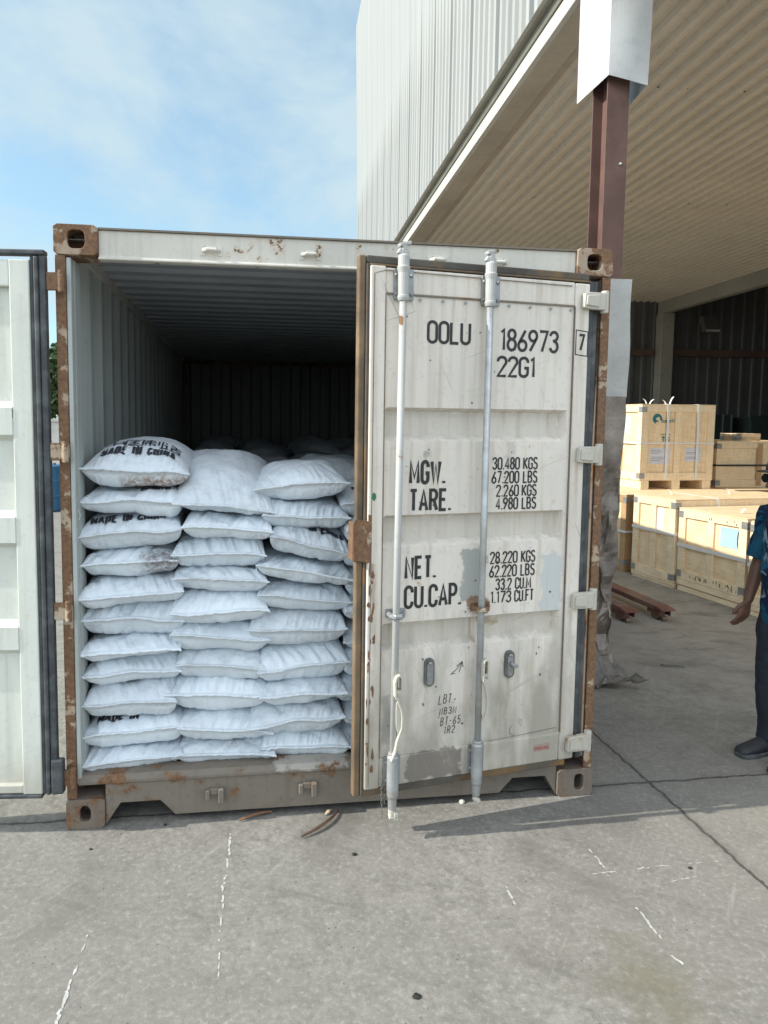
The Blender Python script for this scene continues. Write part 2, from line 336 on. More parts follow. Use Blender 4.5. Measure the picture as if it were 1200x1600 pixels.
# ------------------------------------------------------------------ stroke lettering
def arc(cx, cy, rx, ry, a0, a1, n=10):
    return [(cx + rx * math.cos(R(a0 + (a1 - a0) * i / n)), cy + ry * math.sin(R(a0 + (a1 - a0) * i / n))) for i in range(n + 1)]
w = .40; h2 = w / 2
def stad(): return arc(h2, 1 - h2, h2, h2, 0, 180) + arc(h2, h2, h2, h2, 180, 360) + [(w, 1 - h2)]
GL = {
 '0': (w, [stad()]), 'O': (w, [stad()]),
 '1': (.20, [[(.02, .86), (.15, 1), (.15, 0)]]),
 '2': (w, [[(0, .76)] + arc(h2, 1 - h2, h2, h2, 180, 0) + [(w, .70), (0.01, .0), (w, 0)]]),
 '3': (w, [[(.01, .80)] + arc(h2, .78, .19, .22, 165, -80) + [(.15, .555)], [(h2 - .02, .555)] + arc(h2, .27, .20, .27, 85, -165)]),
 '4': (w, [[(.30, 0), (.30, 1), (0, .26), (w, .26)]]),
 '5': (w, [[(.37, 1), (.05, 1), (.03, .55)] + arc(.19, .31, .21, .29, 130, -155)]),
 '6': (w, [[(.34, 1), (.05, .42)] + arc(h2, .25, h2, .25, 160, 520, 18)]),
 '7': (w, [[(0, 1), (w, 1), (.13, 0)]]),
 '8': (w, [arc(h2, .77, .175, .23, 0, 360, 16), arc(h2, .27, .20, .27, 0, 360, 16)]),
 '9': (w, [[(.06, 0), (.35, .58)] + arc(h2, .75, h2, .25, -20, 340, 18)]),
 'L': (.36, [[(0, 1), (0, 0), (.36, 0)]]),
 'U': (w, [[(0, 1), (0, h2)] + arc(h2, h2, h2, h2, 180, 360) + [(w, 1)]]),
 'G': (w, [[(w, .74)] + arc(h2, 1 - h2, h2, h2, 0, 180) + arc(h2, h2, h2, h2, 180, 360) + [(w, .46), (.23, .46)]]),
 'C': (w, [[(w, .72)] + arc(h2, 1 - h2, h2, h2, 0, 180) + arc(h2, h2, h2, h2, 180, 360) + [(w, .28)]]),
 'M': (.50, [[(0, 0), (0, 1), (.25, .25), (.50, 1), (.50, 0)]]),
 'W': (.54, [[(0, 1), (.13, 0), (.27, .85), (.41, 0), (.54, 1)]]),
 'T': (.38, [[(0, 1), (.38, 1)], [(.19, 1), (.19, 0)]]),
 'A': (.42, [[(0, 0), (.21, 1), (.42, 0)], [(.07, .30), (.35, .30)]]),
 'R': (.40, [[(0, 0), (0, 1), (.2, 1)] + arc(.20, .75, .19, .25, 90, -90) + [(0, .5)], [(.22, .5), (.40, 0)]]),
 'P': (.38, [[(0, 0), (0, 1), (.19, 1)] + arc(.19, .74, .19, .26, 90, -90) + [(0, .48)]]),
 'B': (.40, [[(0, 0), (0, 1), (.18, 1)] + arc(.18, .765, .18, .235, 90, -90) + [(0, .53)], [(.18, .53)] + arc(.19, .265, .20, .265, 90, -90) + [(0, 0)]]),
 'E': (.36, [[(.36, 1), (0, 1), (0, 0), (.36, 0)], [(0, .52), (.31, .52)]]),
 'F': (.36, [[(.36, 1), (0, 1), (0, 0)], [(0, .52), (.31, .52)]]),
 'N': (.42, [[(0, 0), (0, 1), (.42, 0), (.42, 1)]]),
 'K': (.40, [[(0, 1), (0, 0)], [(.40, 1), (.0, .40)], [(.12, .54), (.40, 0)]]),
 'S': (.40, [arc(.20, .76, .19, .24, 25, 190, 10) + arc(.20, .26, .20, .27, 100, -160, 14)]),
 'I': (.02, [[(.01, 0), (.01, 1)]]),
 'H': (.40, [[(0, 0), (0, 1)], [(.4, 0), (.4, 1)], [(0, .5), (.4, .5)]]),
 'D': (.40, [[(0, 0), (0, 1), (.18, 1)] + arc(.18, .78, .22, .22, 90, 0) + arc(.18, .22, .22, .22, 0, -90) + [(0, 0)]]),
 'V': (.42, [[(0, 1), (.21, 0), (.42, 1)]]),
 '.': (.05, [[(.025, -.03), (.025, .07)]]), '-': (.25, [[(0, .45), (.25, .45)]]), ' ': (.16, []), '/': (.3, [[(0, 0), (.3, 1)]]),
}
def ribbon(mb, pts, wd, fn, step=None, lift=0.0):
    P = [Vector((p[0], p[1])) for p in pts]
    if step:
        Q = [P[0]]
        for a, b in zip(P, P[1:]):
            k = max(1, int((b - a).length / step))
            Q += [a.lerp(b, (i + 1) / k) for i in range(k)]
        P = Q
    P = [p for i, p in enumerate(P) if i == 0 or (p - P[i - 1]).length > 1e-6]
    if len(P) < 2: return
    vs = []
    closed = (P[0] - P[-1]).length < 1e-4
    for i, p in enumerate(P):
        a = P[i - 1] if i > 0 else (P[-2] if closed else None); b = P[i + 1] if i < len(P) - 1 else (P[1] if closed else None)
        d1 = (p - a).normalized() if a is not None else (b - p).normalized()
        d2 = (b - p).normalized() if b is not None else d1
        n1_, n2_ = Vector((-d1.y, d1.x)), Vector((-d2.y, d2.x))
        m = n1_ + n2_
        m = m.normalized() if m.length > 1e-3 else n1_
        k = 1 / max(.72, m.dot(n1_))
        vs += [fn(*(p + m * wd / 2 * k), lift), fn(*(p - m * wd / 2 * k), lift)]
    mb.add(vs, [(2 * i, 2 * i + 1, 2 * i + 3, 2 * i + 2) for i in range(len(P) - 1)])
def text_width(t, hgt, xs, gap): return sum(GL[c][0] * hgt * xs + gap for c in t) - gap
def lettering(mb, t, x, y, hgt, xs, stroke, fn, gap=None, fit=None, step=None, skew=0.0):
    gap = stroke * 1.15 if gap is None else gap
    if fit: 
        base = sum(GL[c][0] * hgt for c in t); xs = (fit - stroke - gap * (len(t) - 1)) / base
        x += stroke / 2
    k = 0
    for c in t:
        gw, st = GL[c]
        for s_ in st:
            ribbon(mb, [(x + (px * xs + skew * py) * hgt, y + stroke / 2 + py * (hgt - stroke)) for px, py in s_], stroke, fn, step, 0.00015 * (k % 4)); k += 1
        x += gw * hgt * xs + gap

exec_parts = []

# ================================================================== SETTING: ground
def ground_mat():
    g = G('worn_concrete'); p = g.pos(); s_ = g.sep(p)
    v = g.scale(p, (1, 1, 0))
    big = g.noise(v, .55, 6, .6); mid = g.noise(v, 3.2, 6, .6, .3); fine = g.noise(v, 42, 6, .72); grit = g.noise(v, 160, 3, .7)
    base = g.mix(g.mr(mid, .32, .68), (.205, .201, .189), (.285, .28, .264))
    blo = g.noise(v, 13, 5, .7, .4)
    base = g.mix(g.mth('MULTIPLY', g.mr(blo, .48, .64), .75), base, (.145, .142, .133)); base = g.mix(g.mth('MULTIPLY', g.mr(blo, .46, .32), .45), base, (.35, .345, .328))
    base = g.mix(g.mr(big, .40, .68), base, (.225, .220, .207))
    base = g.mix(g.mth('MULTIPLY', g.mr(fine, .50, .68), .42), base, (.115, .112, .104))
    base = g.mix(g.mth('MULTIPLY', g.mr(fine, .46, .34), .55), base, (.40, .395, .375))
    base = g.mix(g.mth('MULTIPLY', g.mr(grit, .60, .74), .25), base, (.09, .087, .082))
    # polished scrape marks and worn blotches of their own
    sc = g.noise(g.scale(g.n('ShaderNodeVectorRotate', {'Vector': v, 'Angle': .5}, rotation_type='Z_AXIS').outputs[0], (1.2, 9, 1)), 1.1, 5, .6)
    base = g.mix(g.mth('MULTIPLY', g.mr(sc, .57, .70), .35), base, (.11, .108, .103))
    sc2 = g.noise(g.scale(g.n('ShaderNodeVectorRotate', {'Vector': v, 'Angle': -.9}, rotation_type='Z_AXIS').outputs[0], (1.0, 16, 1)), 1.3, 5, .6)
    base = g.mix(g.mth('MULTIPLY', g.mr(sc2, .60, .70), .4), base, (.34, .337, .325))
    # oily blotches
    ob = g.noise(v, 1.3, 5, .6, .5)
    base = g.mix(g.mth('MULTIPLY', g.mr(ob, .57, .72), .6), base, (.12, .115, .105))
    # warm dusty film on the slab under the canopy side
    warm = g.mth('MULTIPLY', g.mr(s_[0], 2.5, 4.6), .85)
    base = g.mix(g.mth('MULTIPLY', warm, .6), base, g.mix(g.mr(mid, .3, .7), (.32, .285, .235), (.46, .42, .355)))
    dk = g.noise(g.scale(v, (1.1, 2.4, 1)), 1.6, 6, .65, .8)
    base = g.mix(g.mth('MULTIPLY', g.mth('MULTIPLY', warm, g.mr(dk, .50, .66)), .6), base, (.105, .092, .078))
    # slab joints
    wob = g.mr(g.noise(v, 9, 6, .7), .3, .7, -.012, .012)
    jx = g.mth('ABSOLUTE', g.mth('SUBTRACT', g.mth('ADD', s_[0], wob), 2.79))
    jy = g.mth('ABSOLUTE', g.mth('SUBTRACT', g.mth('ADD', s_[1], wob), .075))
    j = g.mth('MAXIMUM', g.mr(jx, .004, .012, 1, 0), g.mr(jy, .004, .011, 1, 0))
    js = g.mth('MAXIMUM', g.mth('MULTIPLY', g.mr(jx, .0, .06, .4, 0), g.mr(mid, .35, .6)), g.mth('MULTIPLY', g.mr(jy, 0, .05, .35, 0), g.mr(mid, .35, .6)))
    base = g.mix(g.mth('MULTIPLY', j, .85), base, (.05, .047, .043)); base = g.mix(js, base, (.08, .076, .07))
    # hairline cracks
    vd = g.n('ShaderNodeVectorMath', {0: v, 1: g.n('ShaderNodeTexNoise', {'Vector': v, 'Scale': 2.2, 'Detail': 5.0}).outputs['Color']}, operation='ADD').outputs[0]
    ck = g.vor(vd, .62, 'DISTANCE_TO_EDGE')
    ckm = g.mth('MULTIPLY', g.mr(ck, .0, .006, 1, 0), g.mr(g.noise(v, .9, 3), .46, .56))
    base = g.mix(g.mth('MULTIPLY', ckm, .09), base, (.07, .066, .06))
    # pits
    pit = g.mr(g.vor(v, 34), .10, .16, 1, 0)
    pitm = g.mth('MULTIPLY', pit, g.mr(g.noise(v, 5, 4), .52, .60))
    base = g.mix(g.mth('MULTIPLY', pitm, .6), base, (.08, .077, .07))
    st_ = g.mth('ADD', g.n('ShaderNodeVectorMath', {0: g.n('ShaderNodeVectorMath', {0: v, 1: (2.06, -1.17, 0)}, operation='SUBTRACT').outputs[0]}, operation='LENGTH').outputs['Value'], g.mr(g.noise(v, 7, 5, .6), .3, .7, -.13, .13))
    base = g.mix(g.mr(st_, .06, .24, .55, 0), base, (.155, .145, .095))
    base = g.mix(1.0, base, (.89, .87, .825), 'MULTIPLY')
    hgt = g.mth('SUBTRACT', g.mth('ADD', g.mth('MULTIPLY', fine, .9), g.mth('MULTIPLY', mid, .7)), g.mth('ADD', g.mth('MULTIPLY', j, .9), pitm))
    g.bump(hgt, .40, .007)
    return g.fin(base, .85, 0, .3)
gm = MB()
S = 300.0
gm.add([(-S, -S, 0), (S, -S, 0), (S, S, 0), (-S, S, 0)], [(0, 1, 2, 3)])
ground = gm.build('ground', ground_mat()); tag(ground, kind='structure')

chalk = simple('worn_white_paint', (.42, .42, .40), .8, 0, .15, 20, .2)
rng = random.Random(5)
def chalk_line(name, pts, wd, dens, seed, thick=1.0):
    rr = random.Random(seed); mb = MB()
    for (a, b) in zip(pts, pts[1:]):
        a = Vector(a); b = Vector(b); L = (b - a).length; d = (b - a).normalized(); nn = Vector((-d.y, d.x)); t = 0
        while t < L:
            ln = rr.uniform(.005, .024)
            if rr.random() < dens:
                k = rr.randint(5, 7); c = a + d * t + nn * rr.gauss(0, wd * .16)
                poly = []
                for i in range(k):
                    an = 2 * PI * i / k; r1 = ln * .85 * rr.uniform(.5, 1.3); r2 = wd * .34 * rr.uniform(.3, 1.5)
                    q = c + d * r1 * math.cos(an) + nn * r2 * math.sin(an); poly.append((q.x, q.y, .0012 + rr.uniform(0, .0006)))
                mb.add(poly, [tuple(range(k))])
            t += ln * rr.uniform(.7, 1.15)
    o = mb.build('painted_line', chalk); tag(o, kind='structure'); return o
chalk_line('l1', [(.71, -.12), (.70, -.31), (.685, -.50)], .016, .62, 1)
chalk_line('l1', [(.685, -.52), (.68, -.72)], .013, .55, 2)
chalk_line('l1', [(.68, -.75), (.68, -1.0)], .010, .30, 12)
chalk_line('l2', [(.225, -.60), (.22, -.85)], .010, .22, 3)
chalk_line('l2', [(.215, -.84), (.208, -1.08)], .017, .70, 4)
chalk_line('l3', [(2.22, -.39), (2.215, -.57)], .014, .50, 5)
chalk_line('l4', [(2.22, -.78), (2.21, -.95)], .016, .75, 6)
chalk_line('l5', [(1.77, -.62), (1.77, -.715)], .013, .6, 7)
chalk_line('l6', [(2.15, -.585), (2.45, -.57), (2.70, -.572)], .009, .28, 8)
chalk_line('l7', [(2.44, -.665), (2.59, -.65)], .008, .35, 9)
chalk_line('l8', [(2.20, -1.04), (2.215, -1.07)], .014, .8, 10)

# ================================================================== WAREHOUSE
BROT = math.atan2(1, .057) - PI / 2          # building runs slightly off the container's length
bd = Vector((math.cos(BROT + PI / 2), math.sin(BROT + PI / 2)))
wh = empty('warehouse', (3.15, 1.48, 0), BROT)   # local x = away from the open side, local y = along the building
tag(wh, 'large white metal warehouse with open canopy side, tan ribbed ceiling and brown column', 'warehouse')
def corr(a0, a1, pitch, depth, flat=.35, slope=.12):
    p = []; x = a0
    while x < a1 - 1e-6:
        for f, q in ((0, 0), (flat, 0), (flat + slope, depth), (1 - slope, depth)):
            xx = x + f * pitch
            if xx < a1: p.append((xx, q))
        x += pitch
    p.append((a1, 0)); return p
def clad_mat():
    g = G('white_cladding'); o = g.obj(); s_ = g.sep(o)
    st = g.noise(g.scale(o, (1, 5.5, .10)), 1.0, 4, .6)
    col = g.mix(g.mr(st, .35, .7), (.37, .375, .36), (.305, .312, .30))
    seam = g.mr(g.mth('ABSOLUTE', g.mth('SUBTRACT', g.mth('FRACT', g.mth('MULTIPLY', s_[1], 1 / 1.0)), .5)), .012, .028, 1, 0)
    col = g.mix(g.mth('MULTIPLY', seam, .6), col, (.14, .15, .15))
    return g.fin(col, .5, 0, .4)
mb = MB(); mb.sheet([(p, -q) for p, q in corr(-1.4, 15.8, .2, .034, .5, .07)], .004, 5.10, 12.6, 'Z')
mb.build('cladding', clad_mat(), wh)
ceilm = simple('tan_ceiling_sheet', (.62, .555, .455), .6, 0, .05, 1.5, .05, (.50, .45, .37), .2)
trimm = simple('cream_trim', (.50, .48, .42), .55, 0, .08, 2, .05, (.48, .44, .36), .3)
soffm = simple('brown_soffit', (.42, .365, .29), .6, 0, .12, 2, .05, (.24, .20, .16), .3)
darkm = simple('olive_flashing', (.20, .185, .145), .5, .2, .15, 3, .05)
mb = MB()                                       # drip flashing over the beam
mb.prism([(-.115, 5.085), (-.105, 5.105), (.03, 5.105), (.03, 5.06), (-.09, 5.06)], -1.4, 15.8, 'y')
mb.prism([(-.045, 5.06), (-.02, 5.06), (-.02, 4.995), (-.03, 4.995)], -1.4, 15.8, 'y')
mb.build('drip_flashing', darkm, wh, bevel=.004)
mb = MB()
for y0, y1 in ((-1.4, 2.92), (2.923, 8.5), (8.503, 15.8)):
    mb.prism([(-.016, 4.995), (.10, 4.995), (.10, 4.90), (.03, 4.862), (-.016, 4.862)], y0, y1, 'y')
mb.build('fascia', trimm, wh, bevel=.006)
mb = MB()
for y0, y1 in ((-1.4, 3.45), (3.454, 15.4)):
    mb.prism([(.032, 4.868), (.26, 4.868), (.26, 4.91), (.38, 4.925), (.38, 4.94), (.032, 4.94)], y0, y1, 'y')
mb.build('soffit', soffm, wh)
mb = MB(); mb.sheet(corr(.38, 7.42, .176, -.055, .58, .07), .004, -1.4, 13.0, 'y')
for i in range(len(mb.v)): mb.v[i] = (mb.v[i][0], mb.v[i][1], mb.v[i][2] + 4.955)
mb.build('ceiling', ceilm, wh)
def repeat(name, mb, mat, parent, spots):
    first = mb.build(name, mat, parent); first.location = spots[0]
    for q in spots[1:]:
        c = first.copy(); COL.objects.link(c); c.parent = parent; c.location = q
mb = MB(); mb.lathe([(.010, 0), (.010, -.006), (.004, -.010)], (0, 0, 0), 6)
repeat('ceiling_screw', mb, M_['gasket'], wh, [(.5 + i * .282, row, 4.928) for row in (1.9, 5.2) for i in range(14)])
mb = MB(); mb.lathe([(.014, 0), (.014, -.016), (.006, -.024)], (0, 0, 0), 6, 'x')
repeat('wall_screw', mb, M_['gasket'], wh, [(-.034, .6 + i * .2 + .17, 5.118) for i in range(70)])
beamm = simple('beam_paint', (.30, .28, .23), .6, 0, .12, 1, .05)
mb = MB(); mb.box(7.42, 7.60, -1.4, 13.0, 4.60, 5.0); mb.build('eave_beam', beamm, wh)
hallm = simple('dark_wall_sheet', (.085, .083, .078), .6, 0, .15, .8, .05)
mb = MB(); mb.sheet(corr(.0, 17.0, .30, -.035, .55, .1), .004, 0.0, 8.8, 'z')
for i in range(len(mb.v)): mb.v[i] = (mb.v[i][0], mb.v[i][1] + 13.1, mb.v[i][2])
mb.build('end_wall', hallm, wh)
girtm = simple('brown_girt', (.10, .06, .045), .6, 0, .15, 2, .05)
mb = MB(); mb.box(.3, 7.3, 12.90, 13.05, 3.55, 3.72); mb.box(7.75, 16.9, 12.90, 13.05, 3.55, 3.72); mb.build('girt', girtm, wh)
mb = MB(); mb.box(7.40, 7.72, 12.72, 13.03, 0, 4.60); mb.build('end_column', beamm, wh, bevel=.01)
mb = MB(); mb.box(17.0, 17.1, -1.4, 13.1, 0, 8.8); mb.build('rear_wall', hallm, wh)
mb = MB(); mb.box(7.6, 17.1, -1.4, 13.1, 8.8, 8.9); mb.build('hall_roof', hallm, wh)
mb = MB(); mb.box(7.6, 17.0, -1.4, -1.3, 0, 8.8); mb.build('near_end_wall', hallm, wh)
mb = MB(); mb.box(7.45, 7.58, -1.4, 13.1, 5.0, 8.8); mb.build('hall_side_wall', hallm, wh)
mb = MB(); mb.prism([(0.02, 5.2), (0.02, 12.62), (9.0, 13.6), (17.1, 8.9), (17.1, 8.95), (9.0, 13.7), (-.12, 12.68), (-.12, 12.60)], -1.4, 15.85, 'y'); mb.build('roof', clad_mat(), wh)
mb = MB(); mb.box(-.02, .35, 15.70, 15.8, 0, 5.05); mb.build('corner_wall', clad_mat(), wh)
# floodlight high on the end wall
lm = simple('lamp_glass', (.55, .55, .52), .3, 0, .1, 20, .02)
mb = MB(); mb.tbox(Matrix.Translation((8.55, 12.55, 4.32)) @ Matrix.Rotation(R(-25), 4, 'X'), .42, .16, .42)
fl = mb.build('floodlight', hallm, wh, bevel=.02)
mb = MB(); mb.tbox(Matrix.Translation((8.55, 12.46, 4.28)) @ Matrix.Rotation(R(-25), 4, 'X'), .34, .02, .34); mb.build('glass', lm, fl)
mb = MB(); mb.box(8.5, 8.6, 12.6, 12.93, 4.38, 4.46); mb.build('bracket', hallm, fl)

# column in world axes of the warehouse local frame
colm = simple('brown_column_paint', (.105, .055, .043), .65, 0, .15, 4, .05, (.22, .12, .10), .3)
colo = empty('column', (0, 0, 0)); 
mb = MB()
cx, cy = .075, .0
mb.box(cx - .074, cx + .074, cy - .012, cy + .0, 0, 4.868)
mb.box(cx - .006, cx + .006, cy, cy + .21, 0, 4.868)
mb.box(cx - .074, cx + .074, cy + .21, cy + .222, 0, 4.868)
bpy.data.objects.remove(colo)
colo = mb.build('column', colm, wh)
mb = MB(); mb.lathe([(.009, 0), (.009, -.012), (.005, -.016)], (cx + .03, cy - .012, 3.52), 8, 'y'); mb.build('bolt', M_['galv'], colo)
boxm = simple('white_column_box', (.52, .53, .525), .45, .1, .05, 1.3, .05, (.52, .52, .50), .25)
def hexbox(mb, x0, x1, y0, y1, bot, top, t=.003, skew=None):
    """open-bottomed folded sheet box with wavy lower edge"""
    path = [(x0, y1), (x0, y0), (x1, y0), (x1, y1)]
    pts = []
    for a, b in zip(path, path[1:]):
        for k in range(10): pts.append((a[0] + (b[0] - a[0]) * k / 10, a[1] + (b[1] - a[1]) * k / 10))
    pts.append(path[-1])
    nz = 14; n = len(pts); vs = []
    for sgn in (0, 1):
        for j in range(nz + 1):
            for i, (x, y) in enumerate(pts):
                z = bot(i / 10) + (top - bot(i / 10)) * j / nz
                q = skew(x, y, z, i / 10) if skew else (x, y, z)
                ccx, ccy = (x0 + x1) / 2, (y0 + y1) / 2
                k = 1 - sgn * .02
                vs.append((ccx + (q[0] - ccx) * k, ccy + (q[1] - ccy) * k, q[2]))
    o = (nz + 1) * n; fs = []
    for j in range(nz):
        for i in range(n - 1):
            a = j * n + i; fs += [(a, a + 1, a + n + 1, a + n), (o + a, o + a + n, o + a + n + 1, o + a + 1)]
    for i in range(n - 1): fs.append((i, o + i, o + i + 1, i + 1))
    mb.add(vs, fs)
mb = MB()
def botf(s_):
    return 4.08 - .03 * s_ if s_ < 1 else 4.05 - .055 * min(1, s_ - 1) - .05 * max(0, s_ - 2)
def skw(x, y, z, s_):
    b = .018 * math.sin((z - 4.0) * 5.0) * (1 if 1 < s_ < 2 else 0) * math.sin((s_ - 1) * PI)
    return (x - .03 * max(0, 4.35 - z) * (1 if s_ > 1.9 else 0), y - b, z)
hexbox(mb, -.03, .245, -.085, .42, botf, 4.99, .003, skw)
mb.build('column_box', boxm, colo)
shm = simple('grey_sheathing', (.36, .36, .345), .42, .3, .10, 3, .1, (.28, .25, .22), .5)
crm = simple('crumpled_sheathing', (.23, .195, .165), .45, .45, .35, 5, .6, (.10, .085, .07), .6)
mb = MB(); hexbox(mb, -.05, .205, -.05, .26, lambda s_: 1.98, 2.765, .003, lambda x, y, z, s_: (x + .004 * math.sin(z * 9), y + .003 * math.sin(z * 13), z))
mb.build('sheathing', shm, colo)
def crump(x, y, z, s_):
    a = (1.98 - z)
    am = min(1, max(.12, a * .75))
    nx = (vnoise(np.array([z * 7 + s_ * 3.0]), np.array([s_ * 4]), 3)[0] - .5); ny = (vnoise(np.array([z * 9 + 7]), np.array([s_ * 5 + 3]), 4)[0] - .5)
    fx = (vnoise(np.array([z * 24.]), np.array([s_ * 13.]), 8)[0] - .5) * .022
    return (x + nx * .075 * am - .05 * am + fx * am, y + ny * .075 * am + fx * am, z)
def hexbox_fine(mb, x0, x1, y0, y1, z0, z1, fn, na=16, nz=60):
    path = [(x0, y1), (x0, y0), (x1, y0), (x1, y1)]; pts = []
    for k0, (a, b) in enumerate(zip(path, path[1:])):
        for k in range(na): pts.append((a[0] + (b[0] - a[0]) * k / na, a[1] + (b[1] - a[1]) * k / na, k0 + k / na))
    pts.append((*path[-1], 3.0)); n = len(pts); vs = []
    for j in range(nz + 1):
        z = z0 + (z1 - z0) * j / nz
        for x, y, s_ in pts: vs.append(fn(x, y, z, s_))
    fs = [(j * n + i, j * n + i + 1, (j + 1) * n + i + 1, (j + 1) * n + i) for j in range(nz) for i in range(n - 1)]
    mb.add(vs, fs)
mb = MB(); hexbox_fine(mb, -.05, .205, -.05, .26, .04, 1.985, crump)
o = mb.build('crumpled_sheathing', crm, colo); so_ = o.modifiers.new('t', 'SOLIDIFY'); so_.thickness = .003; o['label'] = 'crumpled brown metal sheathing round the column base'
# torn flap curling out over the slab
mb = MB(); nu, nv = 40, 26; vs = []
for j in range(nv + 1):
    for i in range(nu + 1):
        s_ = i / nu; t = j / nv
        x = -.13 + .30 * s_ + .16 * t * t * s_
        y = -.07 + .05 * s_ - .22 * t * (.4 + .6 * s_)
        z = .46 * (1 - t) ** 1.6 * (1 - .62 * s_) + .015 + .075 * s_ * t * t
        q = vnoise(np.array([s_ * 9.]), np.array([t * 4.]), 21)[0] - .5; q2 = vnoise(np.array([s_ * 22.]), np.array([t * 9.]), 22)[0] - .5
        vs.append((x + .03 * q2, y + .05 * q + .02 * q2, max(.006, z + .07 * q + .035 * q2)))
mb.add(vs, [(j * (nu + 1) + i, j * (nu + 1) + i + 1, (j + 1) * (nu + 1) + i + 1, (j + 1) * (nu + 1) + i) for j in range(nv) for i in range(nu)])
o = mb.build('torn_flap', simple('torn_sheet', (.17, .15, .125), .5, .35, .35, 7, .6, (.06, .055, .05), .7), colo, recalc=True); so_ = o.modifiers.new('t', 'SOLIDIFY'); so_.thickness = .004

# ================================================================== CONTAINER
ct = empty('shipping_container', (0, 0, 0))
tag(ct, 'weathered beige steel freight container with rusty corners and right door ajar', 'shipping container')
W_, L_, H_ = 2.438, 6.058, 2.591
def casting(x0, x1, y0, y1, z0, z1, hx, hz, hw, hh, mat, arch=False, sx=1):
    """corner casting: a block with an oval hole through its front face"""
    mb = MB(); N = 32
    rect = []; hole = []
    for k in range(N):
        a = 2 * PI * k / N + PI / N
        c, s_ = math.cos(a), math.sin(a)
        m = max(abs(c), abs(s_)); rect.append(((x0 + x1) / 2 + c / m * (x1 - x0) / 2, (z0 + z1) / 2 + s_ / m * (z1 - z0) / 2))
        e = 3.2 if (not arch or s_ < 0) else 2.0
        r = (abs(c) ** e + abs(s_) ** e) ** (-1 / e)
        hole.append((hx + c * r * hw / 2, hz + s_ * r * hh / 2))
    dep = min(.05, (y1 - y0) * .5)
    vs = [(p[0], y0, p[1]) for p in rect] + [(p[0], y0, p[1]) for p in hole] + [(p[0], y0 + .028, p[1]) for p in hole] + [(hx + (p[0] - hx) * 1.35, y0 + .03, hz + (p[1] - hz) * 1.15) for p in hole] + \
         [(hx + (p[0] - hx) * 1.35, y0 + .12, hz + (p[1] - hz) * 1.15) for p in hole] + [(p[0], y1, p[1]) for p in rect]
    fs = []
    for b in (0, 1, 2, 3):
        for k in range(N): fs.append((b * N + k, b * N + (k + 1) % N, (b + 1) * N + (k + 1) % N, (b + 1) * N + k))
    fs.append(tuple(4 * N + k for k in range(N)))
    for k in range(N): fs.append((k, 5 * N + k, 5 * N + (k + 1) % N, (k + 1) % N))
    fs.append(tuple(5 * N + k for k in range(N)))
    mb.add(vs, fs)
    return mb.build('corner_casting', mat, ct, bevel=.008)
casting(-.004, .172, -.006, .162, 2.470, 2.593, .086, 2.533, .070, .076, M_['casting'])
casting(2.270, 2.442, -.006, .162, 2.470, 2.593, 2.352, 2.531, .070, .072, M_['casting'])
casting(-.004, .160, -.008, .162, -.0, .135, .076, .070, .048, .074, M_['castlow'], True)
casting(2.262, 2.442, -.008, .162, .0, .135, 2.372, .070, .046, .080, M_['castlow'])
for x0, x1 in ((-.004, .162), (2.276, 2.442)):
    casting(x0, x1, L_ - .17, L_, 0, .118, (x0 + x1) / 2, .06, .05, .07, M_['castlow']); casting(x0, x1, L_ - .17, L_, 2.473, 2.593, (x0 + x1) / 2, 2.53, .05, .07, M_['casting'])
# corner posts: outer folded channel with ragged rusty face, inner return
rr = random.Random(3)
for sx in (0, 1):
    def X(x): return x if sx == 0 else W_ - x
    mb = MB()
    mb.box(min(X(.0), X(.042)), max(X(.0), X(.042)), .0, .012, .135, 2.470)
    mb.box(min(X(.0), X(.012)), max(X(.0), X(.012)), .0122, .15, .135, 2.470)
    o = mb.build('corner_post', M_['post'], ct, bevel=.004)
    mb = MB()
    (mb.box(.044, .062, .004, .05, .2, 2.46) if sx == 0 else None); mb.box(min(X(.0125), X(.0435)), max(X(.0125), X(.0435)), .02, .05, .2, 2.46)
    mb.build('post_return', M_['inside'] if sx == 0 else M_['castlow'], o, bevel=.003)
    for z in (2.345, 1.655, .975, .29):     # hinge lugs
        pass
# header with lip
mb = MB(); mb.prism([(.012, 2.578), (.012, 2.472), (.000, 2.466), (.000, 2.456), (.055, 2.456), (.055, 2.578)], .172, 2.270, 'x')
hd = mb.build('header', M_['frame'], ct, bevel=.004)
mb = MB(); mb.box(.172, 2.27, .002, .30, 2.5782, 2.586); mb.build('header_plate', M_['sill'], hd)
def lug(x, z, parent, y=-.002):
    mb = MB()
    mb.tube([(x - .034, y + .016, z), (x - .030, y - .012, z), (x - .020, y - .026, z), (x + .020, y - .026, z), (x + .030, y - .012, z), (x + .034, y + .016, z)], .0085, 8)
    mb.box(x - .047, x - .025, y - .004, y + .014, z - .022, z + .022); mb.box(x + .025, x + .047, y - .004, y + .014, z - .022, z + .022)
    mb.box(x - .02, x + .02, y - .008, y + .014, z + .004, z + .02)
    return mb
for x in (.633, 1.053, 1.62, 1.9): lug(x, 2.512, hd, .012).build('lashing_lug', M_['frame'], hd, smooth=False, bevel=.003)
